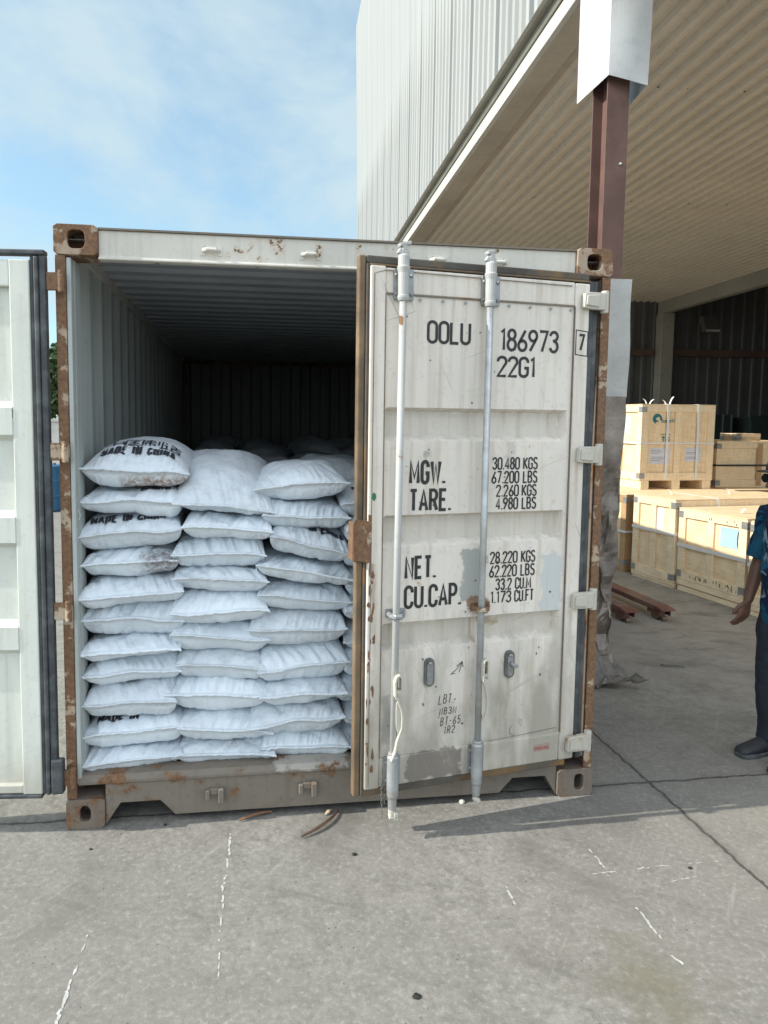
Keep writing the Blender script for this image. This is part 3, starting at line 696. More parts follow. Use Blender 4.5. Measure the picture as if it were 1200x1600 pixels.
# sill with fork pockets
prof_out = [(.160, .20), (.160, .0), (.160, .004), (.226, .104), (.398, .104), (.462, .034), (1.976, .034), (2.040, .104), (2.212, .104), (2.262, .010), (2.262, .20)]
prof_out = [(.161, .196), (.161, .006), (.226, .104), (.398, .104), (.462, .034), (1.976, .034), (2.040, .104), (2.205, .104), (2.261, .006), (2.261, .196)]
mb = MB(); mb.prism(prof_out, .004, .05, 'y')
sill = mb.build('door_sill', M_['sill'], ct, bevel=.004)
mb = MB(); mb.prism([(-.006, .200), (-.006, .214), (.010, .236), (.09, .242), (.09, .197), (.0, .197)], .05, 2.388, 'x'); mb.build('sill_lip', M_['sill'], sill, bevel=.004)
for x in (.635, 1.054): 
    mb = MB(); z = .128
    mb.box(x - .040, x - .020, -.022, .004, z - .026, z + .020); mb.box(x + .018, x + .042, -.030, .004, z - .040, z + .026); mb.box(x - .02, x + .018, -.012, .004, z - .006, z + .024)
    mb.build('lashing_lug', M_['sill'], sill, bevel=.004)
# side walls, roof, end wall, floor
def cprof(a0, a1, d):
    p = []; x = a0
    while x < a1:
        for f, q in ((0, 0), (.072, 0), (.140, d), (.210, d)):
            if x + f < a1: p.append((x + f, q))
        x += .278
    p.append((a1, 0)); return p
for sx in (0, 1):
    mb = MB(); pr = cprof(.155, L_ - .02, .036)
    if sx == 0: pr = [(a, .052 - q) for a, q in pr]; th = -.004
    else: pr = [(a, W_ - .052 + q) for a, q in pr]; th = .004
    mb.sheet([(a, q) for a, q in pr], th, .146, 2.504, 'Z')
    o = mb.build('side_wall', M_['inside'], ct)
    mb = MB()
    x0, x1 = (.004, .064) if sx == 0 else (W_ - .064, W_ - .004)
    mb.box(x0, x1, .162, L_ - .17, 2.502, 2.56); mb.box(x0, x1, .162, L_ - .17, .03, .148); mb.build('rail', M_['frame'], o)
    mb = MB()
    xa, xb = (.0565, .067) if sx == 0 else (W_ - .067, W_ - .0565)
    mb.box(min(xa, xb), max(xa, xb), .052, .158, .2, 2.456); mb.build('lining_post', M_['inside'], o)
mb = MB(); p = []; y = .06
while y < L_ - .06:
    for f, q in ((0, 0), (.09, 0), (.115, .022), (.185, .022)): p.append((y + f, 2.545 + q))
    y += .209
p = [q for q in p if q[0] < L_ - .02]
p = p + [(L_ - .01, p[-1][1])]; mb.sheet([(a, b) for a, b in p], .003, .02, W_ - .02, 'x'); mb.build('roof', M_['roofin'], ct)
mb = MB(); mb.sheet([(a, L_ - .03 - q) for a, q in corr(.02, W_ - .02, .25, .045, .42, .08)], -.004, .15, 2.56, 'z'); mb.build('end_wall', painted('end_wall_shade_paint', (.20, .215, .21), .12, .5, .6, .6, seed=6.9), ct)  # darker copy of the interior paint: shade of the depth put into colour
mb = MB(); mb.box(.03, W_ - .03, .091, L_ - .04, .15, .20); mb.build('floor', M_['ply'], ct)
for x0, x1 in ((.002, .10), (W_ - .10, W_ - .002)):
    mb = MB(); mb.box(x0, x1, L_ - .09, L_ - .004, .118, 2.473); mb.build('corner_post', M_['castlow'], ct, bevel=.004)  # darker paint stands in for shade at the back of the container
mb = MB(); mb.box(.1, W_ - .1, L_ - .09, L_ - .004, .02, .17); mb.box(.1, W_ - .1, L_ - .09, L_ - .004, 2.49, 2.58); mb.build('end_rail', M_['castlow'], ct)  # rails darkened by colour too, for the shade in the depth

# ---------------------------------------------------------------- doors
BANDS = [(1.716, 1.859), (1.266, 1.404), (.810, .938)]
def door_panel(mb, u0, u1, ua, ub, z0, z1, depth, yb, sl=.026, su=.014, t=.003):
    us = [u0, ua, ua + su, ub - su, ub, u1]; zs = [z0]
    for a, b in sorted(BANDS): zs += [a, a + sl, b - sl * .55, b]
    zs.append(z1); H = {}
    def hgt(i, j):
        if i in (2, 3) and j > 0 and j < len(zs) - 1:
            k = (j - 1) % 4
            if k in (1, 2): return depth
        return 0
    vs = [(u, yb + hgt(i, j), z) for j, z in enumerate(zs) for i, u in enumerate(us)]
    n = len(us); fs = [(j * n + i, j * n + i + 1, (j + 1) * n + i + 1, (j + 1) * n + i) for j in range(len(zs) - 1) for i in range(n - 1)]
    mb.add(vs, fs)
rd = MB(); DW = 1.171
door_panel(rd, .112, 1.018, .113, .999, .345, 2.322, .044, .005)
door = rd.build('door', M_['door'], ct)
so_ = door.modifiers.new('t', 'SOLIDIFY'); so_.thickness = .002; so_.offset = 0
bv = door.modifiers.new('b', 'BEVEL'); bv.width = .006; bv.segments = 2; bv.limit_method = 'ANGLE'; bv.angle_limit = R(20)
door.location = (1.235, -.225, 0); door.rotation_euler = (0, 0, R(9.58)); door['label'] = 'beige door standing slightly ajar with black lettering and two locking bars'
mb = MB()                                # frame: stiles, head rail, foot rail
mb.box(.044, .111, -.006, .040, .212, 2.432); mb.box(1.0185, 1.095, -.004, .040, .212, 2.425)
mb.box(.1115, 1.018, .000, .040, 2.3235, 2.428); mb.box(.1115, 1.018, .001, .040, .212, .3435)
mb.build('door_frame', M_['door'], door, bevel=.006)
mb = MB(); mb.tube([(.06, -.0065, .23), (.06, -.0065, 2.40), (.11, -.0065, 2.415), (1.0, -.0045, 2.41)], .0022, 6); mb.build('weld_bead', M_['sill'], door)
mb = MB(); mb.box(.0, .030, .014, .052, .178, 2.474); mb.build('edge_gasket', M_['gasket_tan'], door, bevel=.006)
mb = MB(); mb.box(.0305, .043, .004, .046, .190, 2.440); mb.build('inner_gasket', M_['gasket_brown'], door, bevel=.004)
mb = MB(); mb.box(.031, 1.10, .010, .050, 2.441, 2.474); mb.build('top_gasket', M_['gasket_brown'], door, bevel=.006)
mb = MB(); mb.box(.0445, 1.10, .002, .044, 2.4325, 2.4405); mb.build('top_gasket_lip', M_['gasket_tan'], door, bevel=.002)
mb = MB(); mb.box(.031, 1.06, .006, .050, .178, .2115); mb.build('foot_gasket', M_['gasket_brown'], door, bevel=.006)
mb = MB(); mb.box(1.0955, 1.122, .004, .044, .24, 2.44); mb.box(1.1225, 1.150, .012, .050, .20, 2.44)
mb.build('hinge_gasket', M_['gasket'], door, bevel=.006)
mb = MB(); mb.lathe([(.006, 0), (.006, -.004)], (0, 0, 0), 8, 'y')
repeat('rivet', mb, M_['galvp'], door, [(.16 + k * .105, -.0005, 2.305) for k in range(9)])
for u_ in (.1098, 1.0168):
    mb = MB(); mb.box(u_, u_ + .0026, -.0072, .004, .35, 2.32); mb.build('seam', M_['sill'], door)
# welded seam under the head rail
mb = MB(); mb.box(.118, 1.04, -.0025, .003, 2.3195, 2.3262); mb.build('seam', M_['sill'], door)
# hinge blades on the right
def blade(z, sgn=1):
    mb = MB()
    mb.prism([(1.045, z - .030), (1.05, z + .034), (1.085, z + .040), (1.158, z + .040), (1.158, z - .036), (1.10, z - .036), (1.06, z - .033)], -.034, -.008, 'y')
    mb.prism([(1.052, z - .02), (1.056, z + .024), (1.12, z + .030), (1.12, z - .026)], -.042, -.034, 'y')
    mb.lathe([(.018, z - .048), (.018, z + .052)], (1.168, -.012, 0), 14)
    return mb
for z in (2.345, 1.655, .978, .292):
    o = blade(z).build('hinge', M_['handle'], door, bevel=.005)
# locking bars
BY = -.048
def bar(u0, u1, name='locking_bar', mat=None):
    def U(z): return u0 + (u1 - u0) * (z - .1) / 2.4
    mb = MB(); mb.tube([(U(.13), BY, .13), (U(2.44), BY, 2.44)], .0148, 16)
    o = mb.build(name, mat, door, smooth=True)
    return U, o
for (ub, ut, mtop, tip, lefty) in ((.176, .190, 'barpaint', .112, True), (.585, .592, 'galv', .128, False)):
    sh = .020 if lefty else .025; ub -= sh; ut -= sh
    U, o = bar(ub, ut, 'locking_bar', M_[mtop]); U_ = U; US = lambda z: U_(z) + sh
    mb = MB()                                                    # upper sleeve and cam
    mb.lathe([(.0205, 2.288), (.024, 2.30), (.024, 2.308), (.0215, 2.312), (.0225, 2.40), (.0275, 2.422), (.0235, 2.428), (.0235, 2.466), (.019, 2.474), (.0, 2.476)], (U(2.38), BY, 0), 18)
    mb.build('cam_sleeve', M_['barpaint'], door, smooth=False, bevel=.002)
    mb = MB(); ux = U(2.5)
    mb.box(ux - .017, ux + .017, BY - .014, BY + .014, 2.473, 2.489); mb.box(ux - .009, ux + .012, BY - .010, BY + .018, 2.489, 2.508)
    mb.tbox(Matrix.Translation((ux + .004, BY + .004, 2.515)) @ Matrix.Rotation(R(-14), 4, 'Y'), .052, .030, .014)
    mb.tbox(Matrix.Translation((ux - .018, BY, 2.482)) @ Matrix.Rotation(R(30), 4, 'Y'), .018, .024, .022)
    mb.build('cam', M_['barpaint'], door, bevel=.003)
    mb = MB(); uz = US(2.36)
    mb.box(uz - .046, uz + .042, -.010, -.0005, 2.298, 2.424)
    for du in (-.036, .031):
        for dz in (2.322, 2.398): mb.lathe([(.0085, 0), (.0085, -.005), (.004, -.008)], (uz + du, -.010, dz), 10, 'y')
    mb.build('bar_bracket', M_['galvp'], door, bevel=.004)
    mb = MB(); ub_ = U(.28); LOW = []                            # lower sleeve and cam
    mb.lathe([(.0, .110), (.018, .112), (.020, .16), (.024, .172), (.024, .186), (.0255, .20), (.0255, .345), (.021, .352), (.021, .364), (.0165, .366)], (ub_, BY, 0), 18)
    LOW.append(mb.build('cam_sleeve', M_['galv'], door, bevel=.002))
    mb = MB()
    if lefty:
        mb.lathe([(.014, .086), (.016, .111)], (ub_ - .002, BY, 0), 12); mb.tbox(Matrix.Translation((ub_ + .004, BY - .006, .078)) @ Matrix.Rotation(R(24), 4, 'Y') @ Matrix.Rotation(R(20), 4, 'X'), .046, .03, .012); mb.tbox(Matrix.Translation((ub_ + .012, BY - .010, .090)), .018, .02, .02)
    else:
        mb.tube([(ub_, BY, .112), (ub_ - .004, BY - .002, .098), (ub_ + .006, BY - .004, .086), (ub_ + .016, BY - .002, .078)], [.013, .015, .015, .010], 10)
    LOW.append(mb.build('cam', M_['handle'], door, bevel=.003))
    for q in LOW: q.location.z = .024
    mb = MB(); ub_ += sh
    mb.box(ub_ - .048, ub_ + .030, -.010, -.0005, .222, .352)
    for du in (-.037, .018):
        for dz in (.246, .328): mb.lathe([(.0085, 0), (.0085, -.005), (.004, -.008)], (ub_ + du, -.010, dz), 10, 'y')
    mb.build('bar_bracket', M_['galvp'], door, bevel=.004)
    mb = MB(); um = US(.98)                                      # mid guide
    mb.box(um - .048, um + .040, -.006, .0035, .966, 1.002)
    uq = um - sh
    mb.tube([(uq - .020, -.004, .984), (uq - .022, BY - .012, .984), (uq - .012, BY - .021, .984), (uq + .012, BY - .021, .984), (uq + .022, BY - .012, .984), (uq + .028, -.004, .984)], .012, 8)
    for du in (-.038, .033): mb.lathe([(.007, 0), (.007, -.006)], (um + du, -.006, .984), 10, 'y')
    mb.build('bar_guide', M_['galvp' if lefty else 'latch'], door, bevel=.003)
    # operating handle folded down along the bar
    mb = MB(); y_ = BY - .030
    def flat(pts, th, ya, yb):
        t2 = MB(); ribbon(t2, pts, th, lambda a, b, l: (a, 0, b), .012)
        n2 = len(t2.v); vs = [(x, ya, z) for x, y, z in t2.v] + [(x, yb, z) for x, y, z in t2.v]; fs = []
        k2 = n2 // 2
        for i in range(k2 - 1):
            a0, b0, a1, b1 = 2 * i, 2 * i + 1, 2 * i + 2, 2 * i + 3
            fs += [(a0, a1, b1, b0), (n2 + a0, n2 + b0, n2 + b1, n2 + a1), (a0, n2 + a0, n2 + a1, a1), (b0, b1, n2 + b1, n2 + b0)]
        fs += [(0, 1, n2 + 1, n2), (n2 - 2, 2 * n2 - 2, 2 * n2 - 1, n2 - 1)]
        mb.add(vs, fs)
    if lefty:
        flat([(.184, .612), (.174, .63), (.172, .69), (.178, .712), (.190, .718), (.201, .708), (.203, .65)], .009, BY - .034, BY - .006)
        flat([(.186, .622), (.190, .60), (.203, .565), (.208, .53), (.206, .485), (.195, .455), (.186, .43), (.178, .385), (.160, .345)], .0085, BY - .030, BY - .004)
        mb.prism([(.182, .60), (.188, .600), (.202, .562), (.206, .53), (.204, .487), (.190, .458), (.181, .50), (.180, .56)], BY - .020, BY - .012, 'y')
        mb.box(.174, .202, BY - .03, BY + .005, .64, .655)
    else:
        flat([(.600, .64), (.592, .655), (.590, .725), (.597, .745), (.608, .748), (.614, .735), (.614, .66)], .008, BY - .034, BY - .006)
        flat([(.600, .655), (.604, .63), (.612, .60), (.618, .56), (.617, .515), (.606, .485), (.598, .47)], .008, BY - .030, BY - .004)
        mb.prism([(.592, .64), (.602, .64), (.615, .56), (.613, .515), (.600, .478), (.594, .50)], BY - .020, BY - .012, 'y')
        mb.box(.590, .613, BY - .03, BY + .005, .67, .685)
    bh = mb.build('bar_handle', M_['handle'], door, bevel=.002); bh.location = (-sh, 0, .015)
# handle retainers: oval plates with a catch
for (u, z, side) in ((.339, .707, 0), (.737, .706, 1)):
    mb = MB(); pts = [(u + .024 * math.cos(a), z + .040 + .024 * math.sin(a)) for a in np.linspace(0, PI, 12)] + [(u + .024 * math.cos(a), z - .040 + .024 * math.sin(a)) for a in np.linspace(PI, 2 * PI, 12)]
    mb.prism(pts, -.012, .0035, 'y')
    o = mb.build('handle_catch', M_['oval'], door, bevel=.004)
    mb = MB()
    pts = [(u + .014 * math.cos(a), z + .03 + .018 * math.sin(a)) for a in np.linspace(0, PI, 8)] + [(u + .014 * math.cos(a), z - .035 + .018 * math.sin(a)) for a in np.linspace(PI, 2 * PI, 8)]
    mb.prism(pts, -.0155, -.012, 'y')
    mb.tube([(u - .008, -.018, z + .045), (u + .004, -.024, z + .046)], .007, 8)
    if side: mb.tube([(u + .0, -.02, z + .01), (u + .012, -.03, z - .004), (u + .028, -.034, z - .002)], [.008, .009, .006], 8)
    else: mb.box(u - .010, u + .010, -.022, -.0155, z - .032, z - .020)
    mb.build('catch_pin', M_['galvp'], door)
# edge latch plate, sticker, chain
mb = MB(); mb.prism([(-.020, 1.215), (-.022, 1.375), (-.014, 1.392), (.034, 1.388), (.060, 1.376), (.060, 1.300), (.056, 1.214), (.046, 1.206), (.0, 1.220)], -.012, -.0065, 'y')
mb.prism([(.046, 1.376), (.062, 1.384), (.062, 1.408), (.046, 1.412)], -.0085, -.0062, 'y'); mb.prism([(-.022, 1.22), (-.022, 1.38), (-.010, 1.38), (-.010, 1.22)], -.0065, .05, 'y')
o = mb.build('edge_plate', M_['latch'], door, bevel=.003); o['label'] = 'rusty overlap plate on the free edge of the ajar door'
mb = MB(); mb.prism([(.057, 1.478), (.072, 1.468), (.080, 1.482), (.077, 1.498), (.068, 1.504), (.058, 1.490)], -.0078, -.0062, 'y'); mb.build('green_sticker', M_['green'], door)
mb = MB()
for sxx, n0, z0 in ((.118, 9, .255), (.132, 7, .24)):
    for k in range(n0):
        z = z0 - .014 * k; pts = []
        for a in np.linspace(0, 2 * PI, 11):
            ca, sa = .0042 * math.cos(a), .0095 * math.sin(a)
            pts.append((sxx + (ca if k % 2 else 0) + .0015 * math.sin(k), -.022 + (0 if k % 2 else ca), z + sa))
        mb.tube(pts, .0015, 5, False)
mb.tube([(.118, -.022, .14), (.122, -.024, .10), (.118, -.024, .09)], .0015, 5); mb.tube([(.118, -.022, .26), (.125, -.006, .30)], .0015, 5)
mb.build('chain', M_['oval'], door)
# ---- markings on the right door (paint, 1 mm proud)
def dfn(y=-.0012):
    return lambda a, b, l: (a, y + .0045 - .0045 - l + .003, b)
PF = lambda a, b, l: (a, .0026 - l, b)
SF = lambda a, b, l: (a, -.0066 - l, b)
def mark(name, items, mat, fn=PF):
    mb = MB()
    for it in items: lettering(mb, *it[:6], fn, **(it[6] if len(it) > 6 else {}))
    return mb.build(name, mat, door, recalc=False)
mark('serial_marking', [('OOLU', .300, 2.128, .098, 1, .0125, dict(fit=.206))], M_['black'])
mark('serial_marking', [('186973', .646, 2.110, .100, 1, .0125, dict(fit=.298))], M_['black'])
mark('serial_marking', [('22G1', .634, 1.997, .094, 1, .0125, dict(fit=.196))], M_['black'])
mb = MB(); K = lambda a, b, l: (a, -.0052 - l, b)
lettering(mb, '7', 1.040, 2.124, .078, 1, .0115, K, fit=.036)
ribbon(mb, [(1.028, 2.109), (1.090, 2.103), (1.090, 2.212), (1.028, 2.218), (1.028, 2.109)], .0045, K); mb2 = mb
mb.build('check_digit_marking', M_['black'], door, recalc=False)
mark('weight_marking', [('MGW.', .230, 1.532, .106, 1, .0155, dict(fit=.172))], M_['black'])
mark('weight_marking', [('TARE.', .232, 1.415, .100, 1, .0140, dict(fit=.200))], M_['black'])
mark('weight_marking', [('NET.', .217, 1.122, .104, 1, .0145, dict(fit=.150))], M_['black'])
mark('weight_marking', [('CU.CAP.', .216, .994, .104, 1, .0140, dict(fit=.275))], M_['black'])
for t, x0, x1, z0, z1 in (('30.480', .626, .765, 1.591, 1.648), ('KGS', .781, .857, 1.591, 1.648), ('67.200', .624, .764, 1.530, 1.587), ('LBS', .782, .857, 1.530, 1.587),
                      ('2.260', .648, .764, 1.471, 1.526), ('KGS', .778, .856, 1.471, 1.526), ('4.980', .648, .762, 1.413, 1.469), ('LBS', .780, .855, 1.413, 1.469),
                      ('28.220', .627, .768, 1.169, 1.226), ('KGS', .785, .860, 1.169, 1.226), ('62.220', .625, .766, 1.108, 1.165), ('LBS', .784, .859, 1.108, 1.165),
                      ('33.2', .658, .742, 1.048, 1.104), ('CU.M', .758, .842, 1.048, 1.104), ('1.173', .634, .742, .990, 1.046), ('CU.FT', .756, .858, .990, 1.046)):
    mark('weight_marking', [(t, x0, z0, z1 - z0, 1, .0072, dict(fit=x1 - x0, gap=.008))], M_['black'])
# marker-pen scrawl
def scrawl(items, mat, wd):
    mb = MB()
    for pts in items: ribbon(mb, pts, wd, PF, None, .0001 * len(mb.f) % .0004)
    return mb
def hand(mb, t, x, z, hgt, wdt, sk=.12, rise=.05):
    for i, c in enumerate(t):
        gw, st = GL[c]
        for k, s_ in enumerate(st):
            ribbon(mb, [(x + px * hgt * wdt + sk * py * hgt, z + rise * (x - .39) + py * hgt + .002 * math.sin(5 * px + i)) for px, py in s_], .0034, PF, None, .0001 * k)
        x += gw * hgt * wdt + .010
mb = MB(); hand(mb, 'LBT.', .392, .552, .040, .85); mb.build('pen_writing', M_['pen'], door, recalc=False)
mb = MB(); hand(mb, 'NB3N', .396, .502, .030, 1.0); mb.build('pen_writing', M_['pen'], door, recalc=False)
mb = MB(); hand(mb, 'BT-65', .402, .452, .036, .85); mb.build('pen_writing', M_['pen'], door, recalc=False)
mb = MB(); hand(mb, '1R2', .420, .412, .032, .95); mb.build('pen_writing', M_['pen'], door, recalc=False)
mb = MB(); ribbon(mb, [(.452, .688), (.478, .706), (.503, .738)], .003, PF); ribbon(mb, [(.474, .718), (.503, .738), (.507, .712)], .003, PF, None, .0001); ribbon(mb, [(.446, .682), (.458, .688), (.470, .684)], .003, PF, None, .0002); ribbon(mb, [(.503, .736), (.488, .69)], .003, PF, None, .0003)
mb.build('pen_arrow', M_['pen'], door, recalc=False)
RFN = lambda a, b, l: (a, -.0012 - l, b)
mb = MB(); ribbon(mb, [(.885, .272), (.965, .276), (.965, .302), (.885, .298), (.885, .272)], .0016, RFN); lettering(mb, 'LINCAMAS', .889, .277, .017, 1, .0032, RFN, fit=.072, gap=.002)
mb.build('red_stamp', M_['redink'], door, recalc=False)
mb = MB(); ribbon(mb, [(.765, .41), (.752, .395), (.757, .37), (.78, .362)], .002, PF); ribbon(mb, [(.80, .43), (.81, .40), (.815, .43), (.80, .44)], .002, PF, None, .0001); ribbon(mb, [(.82, .36), (.90, .365), (1.0, .372)], .0025, PF, None, .0001); ribbon(mb, [(.64, .352), (.82, .36)], .002, PF, None, .0002); mb.build('scratches', M_['oval'], door, recalc=False)
rr = random.Random(9); mb = MB()
for k in range(60):
    u = rr.uniform(.13, .97); z = rr.choice((rr.uniform(.4, .8), rr.uniform(.95, 1.24), rr.uniform(1.42, 1.7), rr.uniform(1.88, 2.3)))
    r = rr.uniform(.0018, .0048) if rr.random() < .8 else .006
    n = 6; mb.add([(u + r * rr.uniform(.6, 1.3) * math.cos(a), .0026, z + r * rr.uniform(.6, 1.3) * math.sin(a)) for a in np.linspace(0, 2 * PI, n + 1)[:-1]], [tuple(range(n))])
mb.build('paint_chips', M_['oval'], door, recalc=False)
rr = random.Random(19); mb = MB()      # scraped patches on the free stile
for k in range(26):
    u = rr.uniform(.048, .08); z = rr.uniform(.24, 1.2); ww = rr.uniform(.004, .012); hh = rr.uniform(.006, .035)
    n = 7; mb.add([(u + ww * rr.uniform(.4, 1.2) * math.cos(a), -.0068 - k * 1e-5, z + hh * rr.uniform(.4, 1.2) * math.sin(a)) for a in np.linspace(0, 2 * PI, n + 1)[:-1]], [tuple(range(n))])
mb.build('scrape_marks', M_['latch'], door, recalc=False)

# left door swung right back: its inner face looks at us
ld = MB()
us = [-1.10, -1.03, -1.01, -.165, -.145, -.144]; zs = [.225]
for a, b in sorted(BANDS): zs += [a - .01, a + .014, b - .02, b + .006]
zs.append(2.33)
vs = []
for j, z in enumerate(zs):
    for i, u in enumerate(us):
        d = -.036 if (0 < j < len(zs) - 1 and (j - 1) % 4 in (1, 2)) else 0
        vs.append((u, .030 + d, z))
n = len(us); ld.add(vs, [(j * n + i, j * n + i + 1, (j + 1) * n + i + 1, (j + 1) * n + i) for j in range(len(zs) - 1) for i in range(n - 1)])
d2 = ld.build('door', M_['door_in'], ct); so_ = d2.modifiers.new('t', 'SOLIDIFY'); so_.thickness = .003
bv = d2.modifiers.new('b', 'BEVEL'); bv.width = .006; bv.segments = 2; bv.limit_method = 'ANGLE'; bv.angle_limit = R(20)
d2.location = (-.030, -.034, 0); d2.rotation_euler = (0, 0, R(-5)); d2['label'] = 'pale green-white door swung fully open, inner face showing'
mb = MB(); mb.box(-.1435, -.062, -.006, .045, .185, 2.438); mb.box(-1.165, -1.1005, -.006, .045, .185, 2.438); mb.box(-1.10, -.144, -.002, .045, 2.3305, 2.436); mb.box(-1.10, -.144, -.0, .045, .187, .2245)
mb.build('door_frame', M_['door_in'], d2, bevel=.005)
mb = MB(); mb.box(-.0615, -.046, -.002, .046, .182, 2.452); mb.box(-.0455, -.026, -.010, .040, .182, 2.452); mb.box(-.0255, .002, -.004, .030, .18, 2.456)
mb.build('hinge_gasket', M_['gasket'], d2, bevel=.006)
mb = MB(); mb.box(-1.165, -.0005, -.008, .04, 2.4565, 2.478); mb.build('top_gasket', M_['gasket'], d2, bevel=.006)
mb = MB(); mb.box(-1.165, -.062, -.008, .04, .166, .1845); mb.build('foot_gasket', M_['gasket'], d2, bevel=.006)
for z in (2.355, 1.66, .985, .25):
    mb = MB(); mb.box(.0025, .066, .0, .020, z - .036, z + .036); mb.lathe([(.014, z - .045), (.014, z + .045)], (.062, .006, 0), 12)
    mb.build('hinge', M_['post'], d2, bevel=.004)
mb = MB(); mb.box(-.02, .03, -.02, .02, .19, .34); mb.build('hinge_stop', M_['gasket'], d2, bevel=.006)

# ================================================================== SACKS
def make_sack(name, W, D, H, seed, mat, roll=0.0, pitch=0.0, yaw=0.0, loc=(0, 0, 0), top=False, text=None, res=(72, 44), label=None, group=None, dome=1.0, thread=False, seamf=.55):
    nu, nv = res; rs = np.random.RandomState(seed)
    tu = np.linspace(0, 1, nu + 1); u = -np.cos(PI * tu) * .55 + (2 * tu - 1) * .45
    tv = np.linspace(0, 1, nv + 1); v = -np.cos(PI * tv) * .8 + (2 * tv - 1) * .2
    Hb = H * seamf; Ht = H - Hb
    creases = [(rs.uniform(-.5, .5) * W, rs.uniform(.0, .5) * D, rs.uniform(-1.2, 1.2), rs.uniform(.003, .008), rs.uniform(.008, .02)) for _ in range(7)]
    slant = rs.uniform(-.9, .9); gf = rs.uniform(36, 58); ga = rs.uniform(.020, .042)
    s1, s2, s3, s4 = [int(q) for q in rs.randint(1, 10 ** 6, 4)]
    wob = rs.uniform(-.06, .06); lump = rs.uniform(.018, .034)
    def seam_z(U):
        return Hb + H * .13 * (vnoise(U * 1.6 + 5, U * 0, s1) - .5) + H * wob * U + .002 * (vnoise(U * W * gf * .9 + 40, U * 0, s2) - .5)
    def surf(U, V, side):
        U = np.asarray(U, float); V = np.asarray(V, float)
        c = .055
        x = U * W / 2 * (1 - c * (1 - V ** 2) * np.abs(U) ** 3) ; y = (V * (1 - .035 * (1 - U ** 2) * np.abs(V) ** 3) + 1) / 2 * D
        x = x + .010 * (vnoise(V * 3 + 9, U * 0, s3) - .5) * np.abs(U)
        av, bv_ = (3.6, .60)
        if side < 0: av, bv_ = (7.5, .46)
        if top and side > 0: av, bv_ = 2.1, .62
        if top: a, b = (2.1, .62) if side > 0 else (5, .5)
        else: a, b = (7.5, .46) if side > 0 else (8.0, .42)
        p = np.clip(1 - np.abs(U) ** a, 0, 1) ** b * np.clip(1 - np.abs(V) ** av, 0, 1) ** bv_
        d = y; du = (1 - np.abs(U)) * W / 2
        xs = x + 4
        gth = np.abs(vnoise(xs * gf + slant * d * 30, d * 5 + 3, s2) - .5) * 2
        gth = gth * np.exp(-d / .085) * np.clip(d / .012, 0, 1)
        gs = np.abs(vnoise((y + 3) * 60, du * 6 + 1, s4) - .5) * 2 * np.exp(-du / .05) * np.clip(du / .012, 0, 1)
        big = (vnoise(xs * 7, y * 6 + 2, s3) - .5) * lump + (vnoise(xs * 17, y * 15 + 2, s1) - .5) * lump * .45
        cz = 0
        for (cx_, cy_, an, am, wd) in creases:
            t = (x - cx_) * math.cos(an) + (y - cy_) * math.sin(an); l = -(x - cx_) * math.sin(an) + (y - cy_) * math.cos(an)
            cz = cz + am * np.exp(-(t / wd) ** 2) * np.exp(-(l / .12) ** 2)
        disp = (big - ga * (1.0 if side > 0 else .3) * gth - .008 * gs - cz) * np.clip(p * 1.6, 0, 1)
        zs = seam_z(U) * (1 - p) + Hb * p
        if side > 0: z = zs + Ht * p * dome + disp
        else: z = zs - Hb * p - disp * .8; 
        # edge slump outward
        y2 = y - np.exp(-d / .05) * disp * .9
        if side < 0: y2 = y2 + .010 * np.clip(d / .02, 0, 1) * np.exp(-d / .1)
        return x, y2, z
    UU, VV = np.meshgrid(u, v)
    xt, yt, zt = surf(UU, VV, 1); xb, yb, zb = surf(UU, VV, -1)
    zb = np.maximum(zb, .0)
    n = nu + 1
    vs = np.stack([xt, yt, zt], -1).reshape(-1, 3).tolist() + np.stack([xb, yb, zb], -1).reshape(-1, 3).tolist()
    off = (nv + 1) * n; fs = []
    for j in range(nv):
        for i in range(nu):
            a = j * n + i; fs.append((a, a + 1, a + n + 1, a + n)); fs.append((off + a, off + a + n, off + a + n + 1, off + a + 1))
    # sewn hem along the front end: a stiff crimped lip
    hem = rs.uniform(.007, .016)
    base = len(vs); gw = (vnoise(u * W * 42 + 50, u * 0, s4) - .5)
    droop = rs.uniform(-.7, .25)
    for k in (1, 2, 3):
        t = k / 3
        for i in range(n):
            x, y, z = vs[i]; vs.append((x * (1 + .02 * t), y - hem * t, z + .0035 + hem * t * (droop + .45 * gw[i])))
    for k in (3, 2, 1):
        t = k / 3
        for i in range(n):
            x, y, z = vs[i]; vs.append((x * (1 + .02 * t), y - hem * t, z - .0035 + hem * t * (droop + .45 * gw[i])))
    rows = [list(range(n))] + [[base + k * n + i for i in range(n)] for k in range(6)] + [[off + i for i in range(n)]]
    for r0, r1 in zip(rows, rows[1:]):
        for i in range(nu): fs.append((r0[i], r1[i], r1[i + 1], r0[i + 1]))
    mb = MB(); mb.add(vs, fs)
    o = mb.build(name, mat, None, smooth=True, recalc=True)
    o.location = loc; o.rotation_euler = (pitch, roll, yaw)
    tag(o, label, 'sack', group)
